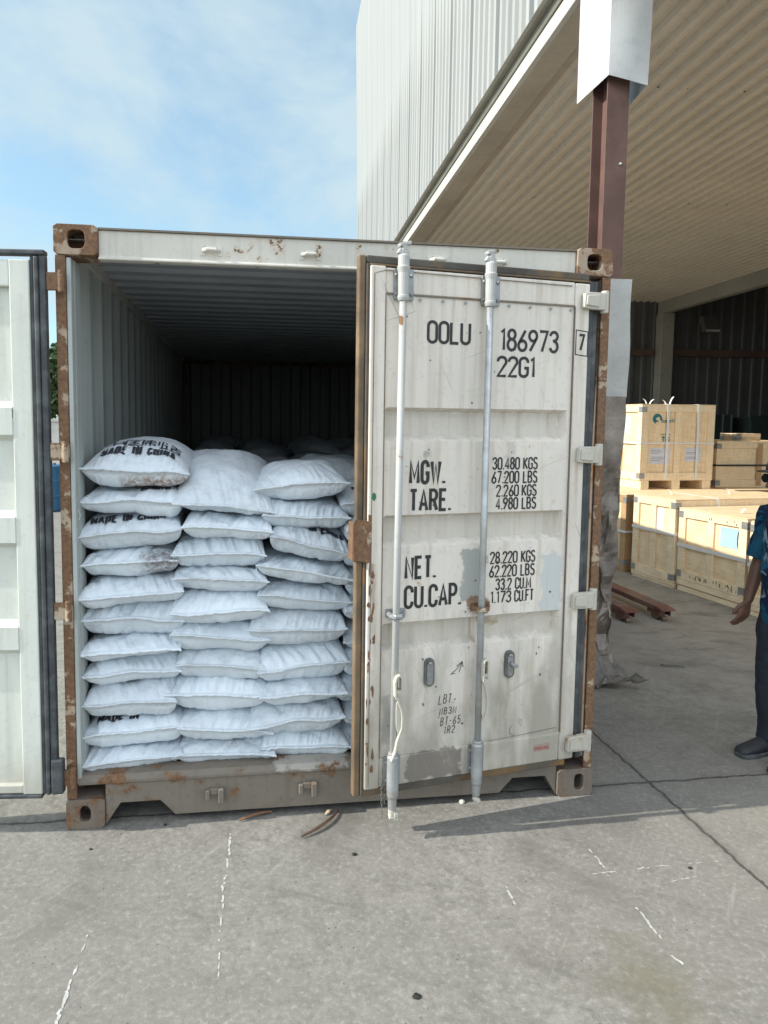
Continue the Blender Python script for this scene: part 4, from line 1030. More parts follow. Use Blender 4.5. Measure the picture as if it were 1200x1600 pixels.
    if text:
        for (t, cxu, cyv, hgt, wdt, stroke, sk) in text:
            tb = MB()
            def fn(a, b, l):
                U = (cxu + a) / (W / 2); V = b / D * 2 - 1
                px, py, pz = surf(np.array([U]), np.array([V]), 1)
                return (float(px[0]), float(py[0]) - .0018, float(pz[0]) + .0028 + l)
            if t == 'HAN':
                # the row of square characters above the English line: heavy strokes only
                def S(q): ribbon(tb, [(x0 + a * hgt, cyv + b * hgt) for a, b in q], stroke, fn, .006)
                glyphs = [[[(.05, .7), (.95, .7), (.95, .3), (.05, .3), (.05, .7)], [(.5, 1), (.5, -.05)]],
                          [[(.05, 1), (.95, 1), (.95, 0), (.05, 0), (.05, 1)], [(.25, .78), (.75, .78)], [(.25, .5), (.75, .5)], [(.22, .2), (.78, .2)], [(.5, .78), (.5, .2)]],
                          [[(.05, .85), (.6, .85)], [(.0, .6), (.65, .6)], [(.32, 1), (.32, 0)], [(.08, .4), (.58, .4)], [(.08, .4), (.08, .08)], [(.58, .4), (.58, .08)], [(.78, .9), (.78, .3)], [(.97, 1), (.97, .02), (.85, .02)]],
                          [[(.4, .95), (1, .95)], [(.4, .7), (1, .7)], [(.7, 1), (.7, .6)], [(.48, .5), (.92, .5), (.92, .22), (.48, .22), (.48, .5)], [(.1, .95), (.2, .8)], [(.05, .6), (.2, .6), (.2, .2)], [(.0, .05), (.2, .14), (.45, .02), (1, .02)]]]
                x0 = -wdt / 2
                for gl in glyphs:
                    for q in gl: S(q)
                    x0 += wdt / 3.72
            else:
                lettering(tb, t, -wdt / 2, cyv, hgt, 1, stroke, fn, fit=wdt, step=.006, skew=sk)
            pr = tb.build('lettering', M_['bagtext'], o, recalc=False)
    if thread:
        tb = MB(); x0 = -W / 2 * .98; z0 = float(seam_z(np.array([-1.0]))[0])
        pts = [(x0, .01, z0), (x0 - .006, -.012, z0 - .01), (x0 - .002, -.016, z0 - .035), (x0 + .006, -.014, z0 - .055), (x0 + .002, -.018, z0 - .075)]
        tb.tube(pts, .0016, 5); tb.build('thread', mat, o)
    return o

G_FRONT = 'sacks in the front row of stacks'
MIC = 'MADE IN CHINA'
ORD = ['topmost', 'second', 'third', 'fourth', 'fifth', 'sixth', 'seventh', 'eighth', 'ninth', 'tenth', 'bottom']
# x0, x1, z0, z1, roll(deg), pitch(deg), options
STACKS = {
 'left': [
  (.066, .535, 1.485, 1.688, 0, 5, dict(top=True, mat=BAG_STAIN, text=[(MIC, .0, .072, .078, .330, .0125, .0), ('HAN', .0, .170, .085, .320, .0085, 0)], D=.62, lab='plump white sack with MADE IN CHINA and brown stain, top of the left stack', seamf=.40)),
  (.055, .500, 1.362, 1.492, 1.5, 0, dict(thread=True, text=[('CHINA', .095, .075, .062, .14, .0115, 0)])),
  (.055, .506, 1.213, 1.370, -4, 0, dict(text=[(MIC, -.01, .056, .066, .330, .0115, 0)], lab='white sack third from top of left stack, MADE IN CHINA along its upper edge')),
  (.063, .483, 1.090, 1.222, -1.5, 0, dict(mat=BAG_DIRTY, lab='white sack fourth from top of left stack, scuffed grey at its right corner')),
  (.056, .510, .965, 1.098, -2, 0, {}), (.050, .509, .822, .975, -1, 0, {}), (.053, .500, .715, .832, -3, 0, {}), (.059, .490, .602, .735, -2, 0, {}),
  (.059, .472, .448, .612, -1, 0, {}), (.048, .505, .300, .455, -4, 0, dict(text=[('MADE IN', -.07, .056, .066, .19, .0115, 0)], lab='white sack tenth from top of left stack with MADE IN showing, above the bottom sack')),
  (.054, .500, .201, .318, -3, 0, {})],
 'middle': [
  (.452, .905, 1.348, 1.545, 2, 17, dict(top=True, D=.66, lab='plump white sack tipped forward on top of the middle stack', seamf=.36)),
  (.495, .900, 1.255, 1.368, 2.5, 0, {}), (.452, .874, 1.122, 1.266, 0, 0, dict(thread=False)), (.448, .874, 1.013, 1.132, 2.5, 0, {}), (.447, .884, .868, 1.022, -1, 0, {}),
  (.437, .884, .726, .876, 4, 0, {}), (.450, .880, .593, .742, 4, 0, {}), (.412, .882, .458, .620, 1.5, 0, dict(lab='broad white sack jutting left, eighth from top of the middle stack')), (.465, .900, .306, .462, 4, 0, {}), (.448, .915, .201, .325, 2, 0, {})],
 'right': [
  (.812, 1.255, 1.430, 1.600, -2, 3, dict(top=True, D=.6, lab='plump clean white sack on top of the right stack near the ajar door', seamf=.48)),
  (.850, 1.255, 1.290, 1.432, 4.5, 0, {}),
  (.868, 1.252, 1.118, 1.292, 12, 4, dict(text=[('IN CHINA', .07, .070, .066, .17, .0115, 0)], lab='white sack sloping down to the right with IN CHINA printed along its edge')),
  (.818, 1.272, 1.018, 1.142, 8.5, 0, dict(lab='white sack sloping down right under the sack printed IN CHINA', thread=True)), (.826, 1.268, .902, 1.036, 4.5, 0, {}), (.793, 1.250, .752, .915, 1, 0, {}), (.834, 1.265, .575, .752, -2, 0, {}),
  (.852, 1.255, .470, .590, -3, 0, {}), (.793, 1.245, .325, .482, -3, 0, {}), (.845, 1.262, .201, .345, 3, 0, {})],
 'rear right': [
  (1.245, 1.69, 1.345, 1.500, -3, 2, dict(top=True, text=[(MIC, .0, .13, .045, .30, .010, 0)], lab='white sack half hidden by the ajar door, topmost of the rightmost stack')),
  (1.26, 1.70, 1.215, 1.35, 2, 0, {}), (1.25, 1.68, 1.09, 1.22, 5, 0, {}), (1.27, 1.70, .965, 1.10, 0, 0, {}), (1.255, 1.69, .84, .97, 4, 0, {}), (1.262, 1.70, .71, .845, -2, 0, {}),
  (1.25, 1.69, .58, .715, 1, 0, {}), (1.235, 1.68, .455, .59, -4, 0, {}), (1.262, 1.69, .33, .46, 2, 0, {}), (1.255, 1.69, .201, .335, 0, 0, {})]}
rngb = random.Random(77); seed = 100
STN = {'left': 'left stack', 'middle': 'middle stack', 'right': 'right stack beside it', 'rear right': 'stack half hidden by the ajar door'}
STN['right'] = 'third stack from the left'
for sname, rows in STACKS.items():
    nrow = len(rows)
    for k, (x0, x1, z0, z1, rl, pt, op) in enumerate(rows):
        seed += 1
        Wd = (x1 - x0) * .985; H = (z1 - z0) * (1.12 if not op.get('top') else 1.0)
        H -= abs(math.sin(R(rl))) * Wd * .55
        rk = 'bottom' if k == nrow - 1 else ORD[k]
        lab = op.get('lab') or ('wrinkled white woven sack, %s of the %s' % ('bottom one' if rk == 'bottom' else rk + ' from top', STN[sname]))
        yf = .045 + rngb.uniform(-.014, .022) + (.025 if sname == 'rear right' else 0)
        if k == 0: yf += .015
        z0_ = z0 + (math.sin(R(rl)) * Wd * .28 if rl > 6 else 0)
        make_sack('sack', Wd, op.get('D', .70), H, seed, op.get('mat') or BAGM[(seed * 7) % 3], R(rl), R(pt), R(rngb.uniform(-2.5, 2.5)), ((x0 + x1) / 2 - (.035 if sname == 'rear right' else .008 if sname == 'right' else 0), yf, z0_ + (abs(math.sin(R(rl))) * Wd * .22 if abs(rl) > 2 else 0)),
                  op.get('top', False), op.get('text'), (84, 48), lab, G_FRONT, 1.0, op.get('thread', False), op.get('seamf', .50 + .13 * rngb.random()))
# sacks further in: only their upper sides show above the front row
bk = 0
BACK = [(1.28, .78, 1.40, .20), (.30, .86, 1.30, .18), (.72, .80, 1.28, .18), (1.0, 1.55, 1.33, .19), (1.50, 1.62, 1.36, .2), (.50, 2.3, 1.30, .2), (1.02, 2.4, 1.33, .19), (1.58, 2.3, 1.34, .19),
        (.42, 3.2, 1.32, .20), (.95, 3.15, 1.36, .2), (1.45, 3.25, 1.34, .2), (1.95, 3.2, 1.36, .2), (.50, 4.05, 1.38, .2), (1.0, 4.1, 1.34, .2), (1.55, 4.0, 1.40, .2), (2.0, 4.1, 1.36, .2), (.45, 4.95, 1.40, .2), (.98, 4.9, 1.38, .2), (1.5, 4.95, 1.42, .2), (2.0, 4.95, 1.4, .2)]
for (x, y, z, hh) in BACK:
    bk += 1; seed += 1
    lab = 'pale grey sack just behind the front stacks, partly covered by the ajar door' if bk == 1 else 'white sack lying in the dark depth of the container behind the front stacks'
    make_sack('sack', .47, .78, hh, seed, BAGM[bk % 3], R(rngb.uniform(-4, 4)), R(rngb.uniform(-3, 3)), R(rngb.uniform(-8, 8)), (x, y, z), True, None, (40, 28), lab, 'sacks at the back of the container', 1.0, False, .4)
# the layer those sacks rest on
for (x, y) in [(x, y) for y in (.84, 1.62, 2.40, 3.18, 3.96, 4.74) for x in (.30, .76, 1.22, 1.68, 2.13)]:
    seed += 1
    if seed % 1 == 0:
        make_sack('sack', .47, .80, .17, 900 + seed % 5, BAGM[seed % 3], R(rngb.uniform(-2, 2)), 0, R(rngb.uniform(-3, 3)), (x, y, 1.19), False, None, (22, 16), 'white sack lying in the dark depth of the container behind the front stacks', 'sacks at the back of the container')

# ================================================================== CRATES
def wood(name, base, seed, dark=.25):
    g = G(name); o = g.obj(); v = g.scale(o, (1, 1, 1), (seed, seed * 2, seed * 3))
    gr = g.noise(g.scale(v, (3, 3, 26)), 2.0, 6, .65, .6); gr2 = g.noise(g.scale(v, (22, 3, 3)), 2.0, 6, .65, .6)
    a = g.noise(v, 3, 4)
    f = g.mr(g.mix(.5, gr, gr2), .35, .68)
    col = g.mix(f, tuple(c * 1.06 for c in base), tuple(c * q for c, q in zip(base, (.80, .70, .58))))
    col = g.mix(g.mth('MULTIPLY', g.mr(a, .5, .75), dark), col, tuple(c * q for c, q in zip(base, (.70, .58, .45))))
    kn = g.mr(g.vor(g.scale(v, (1, 1, 2.2)), 5), .03, .06, 1, 0)
    col = g.mix(g.mth('MULTIPLY', kn, .6), col, (.16, .08, .035))
    g.bump(gr, .15, .003); return g.fin(col, .65, 0, .3)
WP = wood('crate_plywood', (.82, .66, .44), 1.0, .3); WF = wood('crate_pine', (.84, .70, .49), 4.0, .3); WB = wood('crate_brown_pine', (.46, .30, .16), 7.0, .4)
STRAP = simple('white_strap', (.72, .71, .68), .45, 0, .05, 12, .03); PAPER = simple('paper_sheet', (.62, .63, .66), .7, 0, .06, 12, .03, (.40, .41, .46), .35); BLUEP = simple('blue_paper', (.36, .52, .62), .7, 0, .08, 10, .03)
TEAL = simple('teal_print', (.02, .17, .18), .6, 0, .2, 30, .03); STEEL = simple('bracket_steel', (.33, .32, .30), .45, .5, .2, 20, .05); BLKSTRAP = simple('black_strap', (.03, .03, .035), .5, 0, .1, 10, .03)
def crate(name, label, loc, w_, d_, h_, rz, feet=.0, base=.0, mids_l=1, mids_f=1, pan=WP, fr=WF, straps_l=(), straps_f=(), band=None, bandm=STRAP, papers=(), ends=()):
    o = empty(name, loc, rz); tag(o, label, 'crate', 'wooden export crates in the warehouse')
    z0 = feet + base; T = .022; B = .10
    mb = MB(); mb.box(T, w_ - T, T, d_ - T, z0, h_ - .012); mb.build('panel', pan, o)
    mb = MB()
    def left(y0, y1, a, b, x0=0.0): mb.box(x0, T - .001, y0, y1, a, b)
    def front(x0, x1, a, b): mb.box(x0, x1, 0, T - .001, a, b)
    # left face (-X)
    left(.0, d_, h_ - B, h_ - .013); left(0, d_, z0, z0 + B)
    left(0, B, z0 + B + .001, h_ - B - .001); left(d_ - B, d_, z0 + B + .001, h_ - B - .001)
    for k in range(mids_l): c = d_ * (k + 1) / (mids_l + 1); left(c - B * .42, c + B * .42, z0 + B + .001, h_ - B - .001)
    # front face (-Y), butted behind the left boards
    def frt(x0, x1, a, b): mb.box(max(x0, T), x1, .001, T - .001, a, b)
    frt(T, w_, h_ - B, h_ - .013); frt(T, w_, z0, z0 + B); frt(T, B, z0 + B + .001, h_ - B - .001); frt(w_ - B, w_, z0 + B + .001, h_ - B - .001)
    for k in range(mids_f): c = w_ * (k + 1) / (mids_f + 1); frt(c - B * .45, c + B * .45, z0 + B + .001, h_ - B - .001)
    # right and rear faces
    for (a, b) in ((h_ - B, h_ - .013), (z0, z0 + B)): mb.box(w_ - T + .001, w_, T, d_, a, b); mb.box(T, w_ - T, d_ - T + .001, d_, a, b)
    mb.build('frame', fr, o, bevel=.002)
    mb = MB(); k = 0; y = 0
    while y < d_ - .01: mb.box(-.004, w_ + .004, y, min(y + .148, d_), h_ - .0115, h_); y += .152
    mb.build('lid', pan, o, bevel=.002)
    if base:
        mb = MB(); mb.box(.01, w_ - .01, .012, d_ - .012, 0, base * .42); mb.box(.0, w_, .004, d_ - .004, base * .5, base - .004); mb.box(.03, w_ - .03, .03, d_ - .03, base * .42, base * .5); mb.build('base_board', fr, o, bevel=.002)
    if feet:
        for fx in (0.02, w_ / 2 - .06, w_ - .14):
            mb = MB(); mb.box(fx, fx + .12, .0, d_, .0, feet); mb.build('skid', fr, o, bevel=.003)
    for c in straps_f:
        mb = MB(); mb.sheet([(-.006, z0 + .01), (-.006, h_ + .004)], .0, c - .014, c + .014, 'x') if False else None
        mb.box(c - .016, c + .016, -.005, -.001, z0 + .005, h_ + .004); mb.box(c - .016, c + .016, -.001, d_, h_ + .001, h_ + .004); mb.build('strap', STRAP, o)
    for c in straps_l:
        mb = MB(); mb.box(-.009, -.005, c - .016, c + .016, z0 + .005, h_ + .004); mb.box(-.005, w_, c - .016, c + .016, h_ + .0045, h_ + .0075); mb.build('strap', STRAP, o)
    if band:
        for zz, hw in band:
            mb = MB(); mb.box(-.012, -.0095, -.008, d_ + .002, zz - hw, zz + hw); mb.box(-.0095, w_, -.010, -.0055, zz - hw, zz + hw); mb.build('strap', bandm, o)
    for (zc, yc) in ((h_ - .07, 0), (h_ - .07, d_), (z0 + .06, 0), (z0 + .06, d_)):
        mb = MB(); s_ = 1 if yc == 0 else -1
        mb.box(-.0035, -.0005, min(yc, yc + s_ * .07), max(yc, yc + s_ * .07), zc - .035, zc + .035)
        if yc == 0: mb.box(-.0035, .07, -.0035, -.0005, zc - .035, zc + .035)
        mb.build('corner_bracket', STEEL, o)
    for (face, a0, a1, b0, b1, m) in papers:
        mb = MB()
        if face == 'l': mb.box(T - .004, T - .0005, a0, a1, b0, b1)
        else: mb.box(a0, a1, T - .004, T - .0005, b0, b1)
        mb.build('label', m, o)
    for (x, y, an, ln) in ends:
        mb = MB(); n_ = 8; vs = []
        for i in range(n_ + 1):
            t = i / n_; xx = x + math.cos(an) * ln * t * .7; zz = h_ + .006 + ln * (t ** .8) * (.9 - .3 * t)
            vs += [(xx, y - .014, zz), (xx, y + .014, zz + .004)]
        mb.add(vs, [(2 * i, 2 * i + 1, 2 * i + 3, 2 * i + 2) for i in range(n_)])
        e_ = mb.build('strap_end', STRAP, o); q = e_.modifiers.new('t', 'SOLIDIFY'); q.thickness = .0025
    return o
CR = math.atan2(.955, -.092) - PI / 2
crD = crate('wooden_crate', 'pale plywood crate with blue label, black stencil marks and white straps, before taller crates', (5.575, 3.045, 0), 1.55, .945, .905, CR, base=.13, straps_f=(), band=[(.50, .018)], papers=[('l', .12, .36, .58, .78, BLUEP)], ends=[(.25, .35, .2, .07), (.9, .6, 2.6, .09)])
crC = crate('wooden_crate', 'long brown-edged crate with white label between the front crate and the stacked one', (5.450, 4.005, 0), 1.75, .72, .985, CR, base=.06, fr=WF, straps_f=(.55,), band=[(.60, .016)], papers=[('l', .20, .40, .62, .86, PAPER)], ends=[(.30, .45, 2.2, .10), (1.05, .4, 2.2, .10)])
crE = crate('wooden_crate', 'crate carrying the crate with the teal emblem, mostly behind the column', (5.365, 4.86, 0), 1.75, 1.75, .955, CR, base=.06, fr=WB, band=[(.5, .014)], papers=[('l', .2, .4, .5, .8, PAPER)])
crA = crate('wooden_crate', 'crate with teal wave emblem and two papers, standing on another crate', (5.87, 5.45, .957), 1.06, .95, 1.105, CR * .4, feet=.115, mids_l=1, mids_f=1, straps_f=(.375, .815), band=[(.60, .010)], papers=[('l', .28, .55, .72, .95, PAPER), ('f', .145, .44, .33, .54, PAPER), ('f', .655, .895, .36, .545, PAPER)], ends=[(.12, .1, 2.3, .10), (.2, .15, .6, .10), (.47, .2, 2.4, .09), (.56, .25, 1.1, .17)])
crB = crate('wooden_crate', 'low tan crate with black band, right of the emblem crate', (7.13, 5.70, .957), 1.30, .80, .63, CR * .4, mids_f=0, band=[(.30, .012)], bandm=BLKSTRAP, fr=WP)
mb = MB(); mb.box(.62, .70, -.006, -.0045, .02, .60); mb.build('batten', WB, crB)
crF = crate('wooden_crate', 'crate below the low tan crate with black band, behind the long crate', (7.16, 5.35, 0), 1.5, 1.3, .955, CR, base=.05, fr=WB)
crS = crate('wooden_crate', 'small pale box on top of the low tan crate', (7.52, 5.85, 1.588), .40, .3, .075, CR, pan=WF)
crG = crate('wooden_crate', 'pale crate with white paper, nearest one beside the standing man', (5.635, 2.05, 0), 1.55, .92, .90, CR, base=.10, band=[(.48, .018)], papers=[('l', .48, .78, .5, .76, PAPER)])
# stencil marks on the pale crate
rr = random.Random(31); T = .022
for k in range(40):
    low = rr.random() < .6; yy = rr.uniform(.06, .80); zz = rr.uniform(.15, .205) if low else rr.uniform(.825, .88)
    if not low and not (.1 < yy < .55): continue
    ww = rr.uniform(.004, .010); hh_ = rr.uniform(.012, .034); mb = MB(); mb.box(-.0016 - k * 2e-5, -.0003, yy, yy + ww, zz - hh_ / 2, zz + hh_ / 2)
    mb.build('stencil_mark', M_['black'], crD)
mb = MB(); pts = [(y, z) for y, z in arc(.34, .68, .22, .22, -35, 30)]
ribbon(mb, [(.13 + .03 * math.cos(a) - .03, .68 + .10 * math.sin(a)) for a in np.linspace(-1.2, 1.2, 9)], .012, lambda a, b, l: (T - .0056, a, b)); mb.build('print_mark', M_['black'], crD, recalc=False)
# teal emblem and words on the upper crate
mb = MB(); EF = lambda a, b, l: (a, T - .0035 - l, b)
cxx, czz = .235, .915
for k, (r0, a0, a1, wd) in enumerate(((.052, -20, 250, .030), (.030, 60, 300, .020), (.060, 100, 230, .016))):
    ribbon(mb, [(cxx + r0 * math.cos(R(a)), czz + r0 * math.sin(R(a))) for a in np.linspace(a0, a1, 16)], wd, EF, None, .0004 * k)
mb.build('emblem', TEAL, crA, recalc=False)
def font_mesh(t, size):
    cu = bpy.data.curves.new('t', 'FONT'); cu.body = t; cu.size = size; cu.shear = .25; cu.offset = .001
    ob = bpy.data.objects.new('t', cu); COL.objects.link(ob)
    dg = bpy.context.evaluated_depsgraph_get(); me = bpy.data.meshes.new_from_object(ob.evaluated_get(dg))
    bpy.data.objects.remove(ob); bpy.data.curves.remove(cu); return me
me = font_mesh('RubberView', .072)
for v_ in me.vertices: x, y, z = v_.co; v_.co = (.285 + x * .72, T - .004, .868 + y)
me.materials.clear(); me.materials.append(TEAL); o = bpy.data.objects.new('lettering', me); COL.objects.link(o); o.parent = crA
mb = MB(); lettering(mb, 'TG', .30, .615, .075, 1, .017, EF, fit=.125); mb.build('lettering', TEAL, crA, recalc=False); mb = MB()
for k in range(5): ribbon(mb, [(.29 + k * .03, .715 + .006 * (k % 2)), (.306 + k * .03, .712)], .012, EF, None, .0002)
mb.build('print_mark', TEAL, crA, recalc=False)
GP = simple('grey_print', (.22, .21, .30), .7); rr = random.Random(4)
for (x0, x1, za, zb) in ((.16, .43, .35, .52), (.67, .88, .38, .53)):
    mb = MB()
    for k in range(7):
        z_ = zb - .012 - k * (zb - za) / 7.5; xe = x0 + (x1 - x0) * rr.uniform(.35, .95)
        if rr.random() < .8: mb.box(x0, xe, T - .0052, T - .0045, z_, z_ + .006)
    mb.build('printing', GP, crA)
# dark green panels leaning at the end wall
grn = simple('dark_green_sheet', (.018, .032, .028), .55, 0, .15, 1, .05)
gp = MB(); gp.sheet([(x, 12.2 + q) for x, q in corr(9.6, 12.2, .22, -.03, .5, .1)], .01, .05, 2.05, 'z')
o = gp.build('steel_locker', grn); tag(o, 'dark green ribbed steel locker against the far wall', 'locker')
for i, vv in enumerate(o.data.vertices): pass
mb = MB(); mb.box(9.6, 12.2, 12.25, 13.0, .05, 2.04); mb.build('body', grn, o)
mb = MB(); mb.box(12.5, 15.0, 12.0, 12.8, .0, 2.0); mb.box(12.45, 15.05, 11.97, 12.0, 1.93, 2.03); mb.box(12.45, 15.05, 11.97, 12.0, 1.35, 1.42)
o = mb.build('storage_cabinet', grn, None, bevel=.01); tag(o, 'dark green cabinet with horizontal rails by the far wall', 'cabinet')

# ================================================================== PALLET TRUCK
pr = simple('dusty_red_paint', (.155, .062, .045), .65, .1, .2, 6, .15, (.20, .16, .12), .7)
whm = simple('grubby_wheel', (.16, .09, .065), .7, 0, .2, 10, .2, (.22, .17, .13), .5)
pt = empty('pallet_truck', (4.37, 2.72, 0), R(1.5)); tag(pt, 'dusty red-brown hand pallet truck with its forks on the concrete floor', 'pallet truck')
for fx in (-.21, .15):
    mb = MB()
    prof = [(0, .112), (.05, .102), (.28, .09), (1.15, .09), (1.15, .138), (.12, .138), (.03, .126)]
    mb.prism([(y, z) for y, z in prof], fx + .01, fx + .15, 'x')
    fk = mb.build('fork', pr, pt, bevel=.006)
    mb = MB(); 
    for yy in (.22, .31): mb.box(fx + .03, fx + .13, yy, yy + .035, .1381, .1392)
    mb.build('fork_slot', M_['gasket'], fk)
    mb = MB(); mb.lathe([(.02, -.001), (.052, 0), (.055, .01), (.055, .07), (.052, .08), (.02, .081)], (fx + .04, .17, .055), 20, 'x'); mb.build('roller', whm, fk)
    mb = MB(); mb.lathe([(.02, 0), (.022, .01), (.022, .04), (.02, .05)], (fx + .055, .075, .026), 14, 'x'); mb.build('roller', whm, fk)
    mb = MB(); mb.box(fx + .026, fx + .034, .06, .26, .05, .105); mb.box(fx + .128, fx + .136, .06, .26, .05, .105); mb.build('axle_plate', pr, fk)
mb = MB(); mb.box(-.21, .31, 1.15, 1.25, .06, .30); mb.prism([(1.25, .1), (1.42, .1), (1.38, .42), (1.25, .42)], -.06, .16, 'x'); mb.build('chassis', pr, pt, bevel=.01)
mb = MB(); mb.lathe([(.05, -.09), (.09, -.085), (.09, -.02), (.05, -.015)], (.05, 1.42, .09), 20, 'x'); mb.lathe([(.05, .015), (.09, .02), (.09, .085), (.05, .09)], (.05, 1.42, .09), 20, 'x'); mb.build('steer_wheel', whm, pt)
mb = MB(); mb.tube([(.05, 1.40, .3), (.05, 1.44, .7), (.05, 1.47, 1.02)], .02, 10); mb.tube([(.05, 1.47, 1.02), (-.08, 1.47, 1.06), (-.08, 1.48, 1.2), (.18, 1.48, 1.2), (.18, 1.47, 1.06), (.05, 1.47, 1.02)], .014, 8); mb.build('handle', pr, pt, smooth=True)

# ================================================================== PERSON
def skin_mat():
    g = G('skin'); a = g.noise(g.obj(), 30, 4); return g.fin(g.mix(g.mr(a, .3, .7), (.15, .078, .05), (.115, .058, .038)), .5, 0, .4)
def shirt_mat():
    g = G('blue_pattern_shirt'); v = g.obj()
    a = g.noise(v, 7, 3, .5, 1.2); b = g.noise(g.scale(v, (1, 1, 1), (4, 4, 4)), 9, 3, .5, 1.0)
    col = g.mix(g.mr(a, .48, .54), (.008, .018, .05), (.012, .085, .15))
    col = g.mix(g.mr(b, .60, .64), col, (.22, .28, .33)); col = g.mix(g.mr(b, .36, .32), col, (.02, .055, .09))
    g.bump(g.noise(v, 14, 4), .5, .02); return g.fin(col, .8, 0, .2)
jean = simple('dark_denim', (.010, .014, .023), .8, 0, .25, 9, .5, (.026, .036, .055), .35)
shoe = simple('dark_shoe', (.022, .023, .026), .6, 0, .2, 14, .3); capm = simple('brown_cap', (.045, .036, .03), .8, 0, .2, 20, .3); lens = simple('dark_lens', (.01, .01, .012), .12, 0, .1, 5, 0)
hairm = simple('black_hair', (.012, .011, .011), .6, 0, .3, 40, .5)
pe = empty('person', (3.655, .205, 0), R(180 + 10)); tag(pe, 'man in blue patterned shirt, dark jeans and cap at the right edge', 'person')
X_, Y_, Z_ = (1, 0, 0), (0, 1, 0), (0, 0, 1)
def limb(mb, pts, n=12):
    """tapered tube of (point, radius)"""
    mb.tube([p for p, r in pts], [r for p, r in pts], n)
b = MB()
b.loft([((0, 0, .80), .07, .11, X_, Y_), ((0, 0, .86), .10, .155, X_, Y_), ((.005, 0, .98), .10, .148, X_, Y_), ((.015, 0, 1.08), .105, .145, X_, Y_), ((.01, 0, 1.22), .105, .165, X_, Y_), ((0, 0, 1.32), .09, .175, X_, Y_), ((-.005, 0, 1.37), .06, .12, X_, Y_), ((-.005, 0, 1.39), .03, .06, X_, Y_)], 20)
limb(b, [((-.005, 0, 1.32), .062), ((.03, 0, 1.38), .056), ((.075, 0, 1.44), .054), ((.10, 0, 1.50), .05)])
b.loft([((0.140, 0, 1.408), .025, .028, X_, Y_), ((0.130, 0, 1.425), .055, .048, X_, Y_), ((0.120, 0, 1.455), .078, .060, X_, Y_), ((0.115, 0, 1.50), .092, .070, X_, Y_), ((0.110, 0, 1.55), .098, .075, X_, Y_), ((0.105, 0, 1.59), .094, .072, X_, Y_), ((0.100, 0, 1.62), .07, .055, X_, Y_), ((0.097, 0, 1.636), .03, .025, X_, Y_)], 20)
limb(b, [((0.195, 0, 1.535), .010), ((0.217, 0, 1.505), .016), ((0.230, 0, 1.490), .015), ((0.203, 0, 1.484), .014)], 10)      # nose
limb(b, [((0.180, -.03, 1.553), .012), ((0.201, -.015, 1.555), .013), ((0.201, .015, 1.555), .013), ((0.180, .03, 1.553), .012)], 8)   # brow
limb(b, [((0.190, -.02, 1.462), .009), ((0.205, 0, 1.464), .011), ((0.190, .02, 1.462), .009)], 8); limb(b, [((0.185, -.018, 1.449), .009), ((0.201, 0, 1.450), .011), ((0.185, .018, 1.449), .009)], 8); limb(b, [((0.185, 0, 1.425), .018), ((0.193, 0, 1.42), .014)], 8)
for s_ in (-1, 1):
    limb(b, [((0.090, s_ * .074, 1.545), .012), ((0.081, s_ * .084, 1.53), .016), ((0.085, s_ * .080, 1.50), .012), ((0.097, s_ * .074, 1.485), .008)], 8)
# arms: near arm (left, +y) hangs forward, far arm straight
def arm(sg, el, wr, curl):
    sh = Vector((0, sg * .165, 1.325)); el = Vector(el); wr = Vector(wr)
    limb(b, [(sh, .055), (sh.lerp(el, .3), .050), (sh.lerp(el, .7), .044), (el, .039), (el.lerp(wr, .25), .040), (el.lerp(wr, .6), .033), (wr, .025)])
    d = (wr - el).normalized(); side = Vector((1, 0, 0)); side = (side - d * side.dot(d)).normalized(); nrm = d.cross(side)
    pc = wr + d * .048
    b.loft([(wr - d * .01, .022, .019, tuple(side), tuple(nrm)), (wr + d * .02, .030, .017, tuple(side), tuple(nrm)), (wr + d * .06, .040, .016, tuple(side), tuple(nrm)), (wr + d * .088, .040, .013, tuple(side), tuple(nrm)), (wr + d * .095, .03, .008, tuple(side), tuple(nrm))], 12)
    inn = nrm * (-sg)
    for k, (o_, ln) in enumerate(((.029, .068), (.010, .076), (-.010, .072), (-.028, .056))):
        p0 = wr + d * .080 + side * o_; p1 = wr + d * (.085 + ln * .42) + side * (o_ * 1.12) + inn * (.010 + .003 * k); p2 = wr + d * (.085 + ln * .74) + side * (o_ * 1.18) + inn * (.024 + .005 * k) * curl; p3 = wr + d * (.085 + ln * .92) + side * (o_ * 1.18) + inn * (.040 + .006 * k) * curl
        limb(b, [(p0, .0095), (p1, .0088), (p2, .0080), (p3, .0066)], 8)
    t0 = wr + d * .022 + side * .024; limb(b, [(t0, .013), (t0 + side * .022 + d * .026 + inn * .008, .0115), (t0 + side * .030 + d * .055 + inn * .016, .0095), (t0 + side * .028 + d * .075 + inn * .022, .0072)], 8)
arm(1, (.02, .225, 1.07), (.075, .205, .835), 1.0); arm(-1, (-.02, -.235, 1.06), (.05, -.24, .82), 1.0)
for s_ in (1, -1):
    limb(b, [((0, s_ * .085, .86), .085), ((.012, s_ * .09, .65), .074), ((.015, s_ * .095, .48), .055), ((.0, s_ * .098, .33), .052), ((-.015, s_ * .10, .12), .034), ((-.01, s_ * .10, .06), .036)])
body = b.build('body', skin_mat(), pe)
rm = body.modifiers.new('r', 'REMESH'); rm.mode = 'VOXEL'; rm.voxel_size = .0052; rm.use_smooth_shade = True
sm = body.modifiers.new('s', 'SMOOTH'); sm.iterations = 3; sm.factor = .5
b = MB()        # shirt: worn loose over the jeans
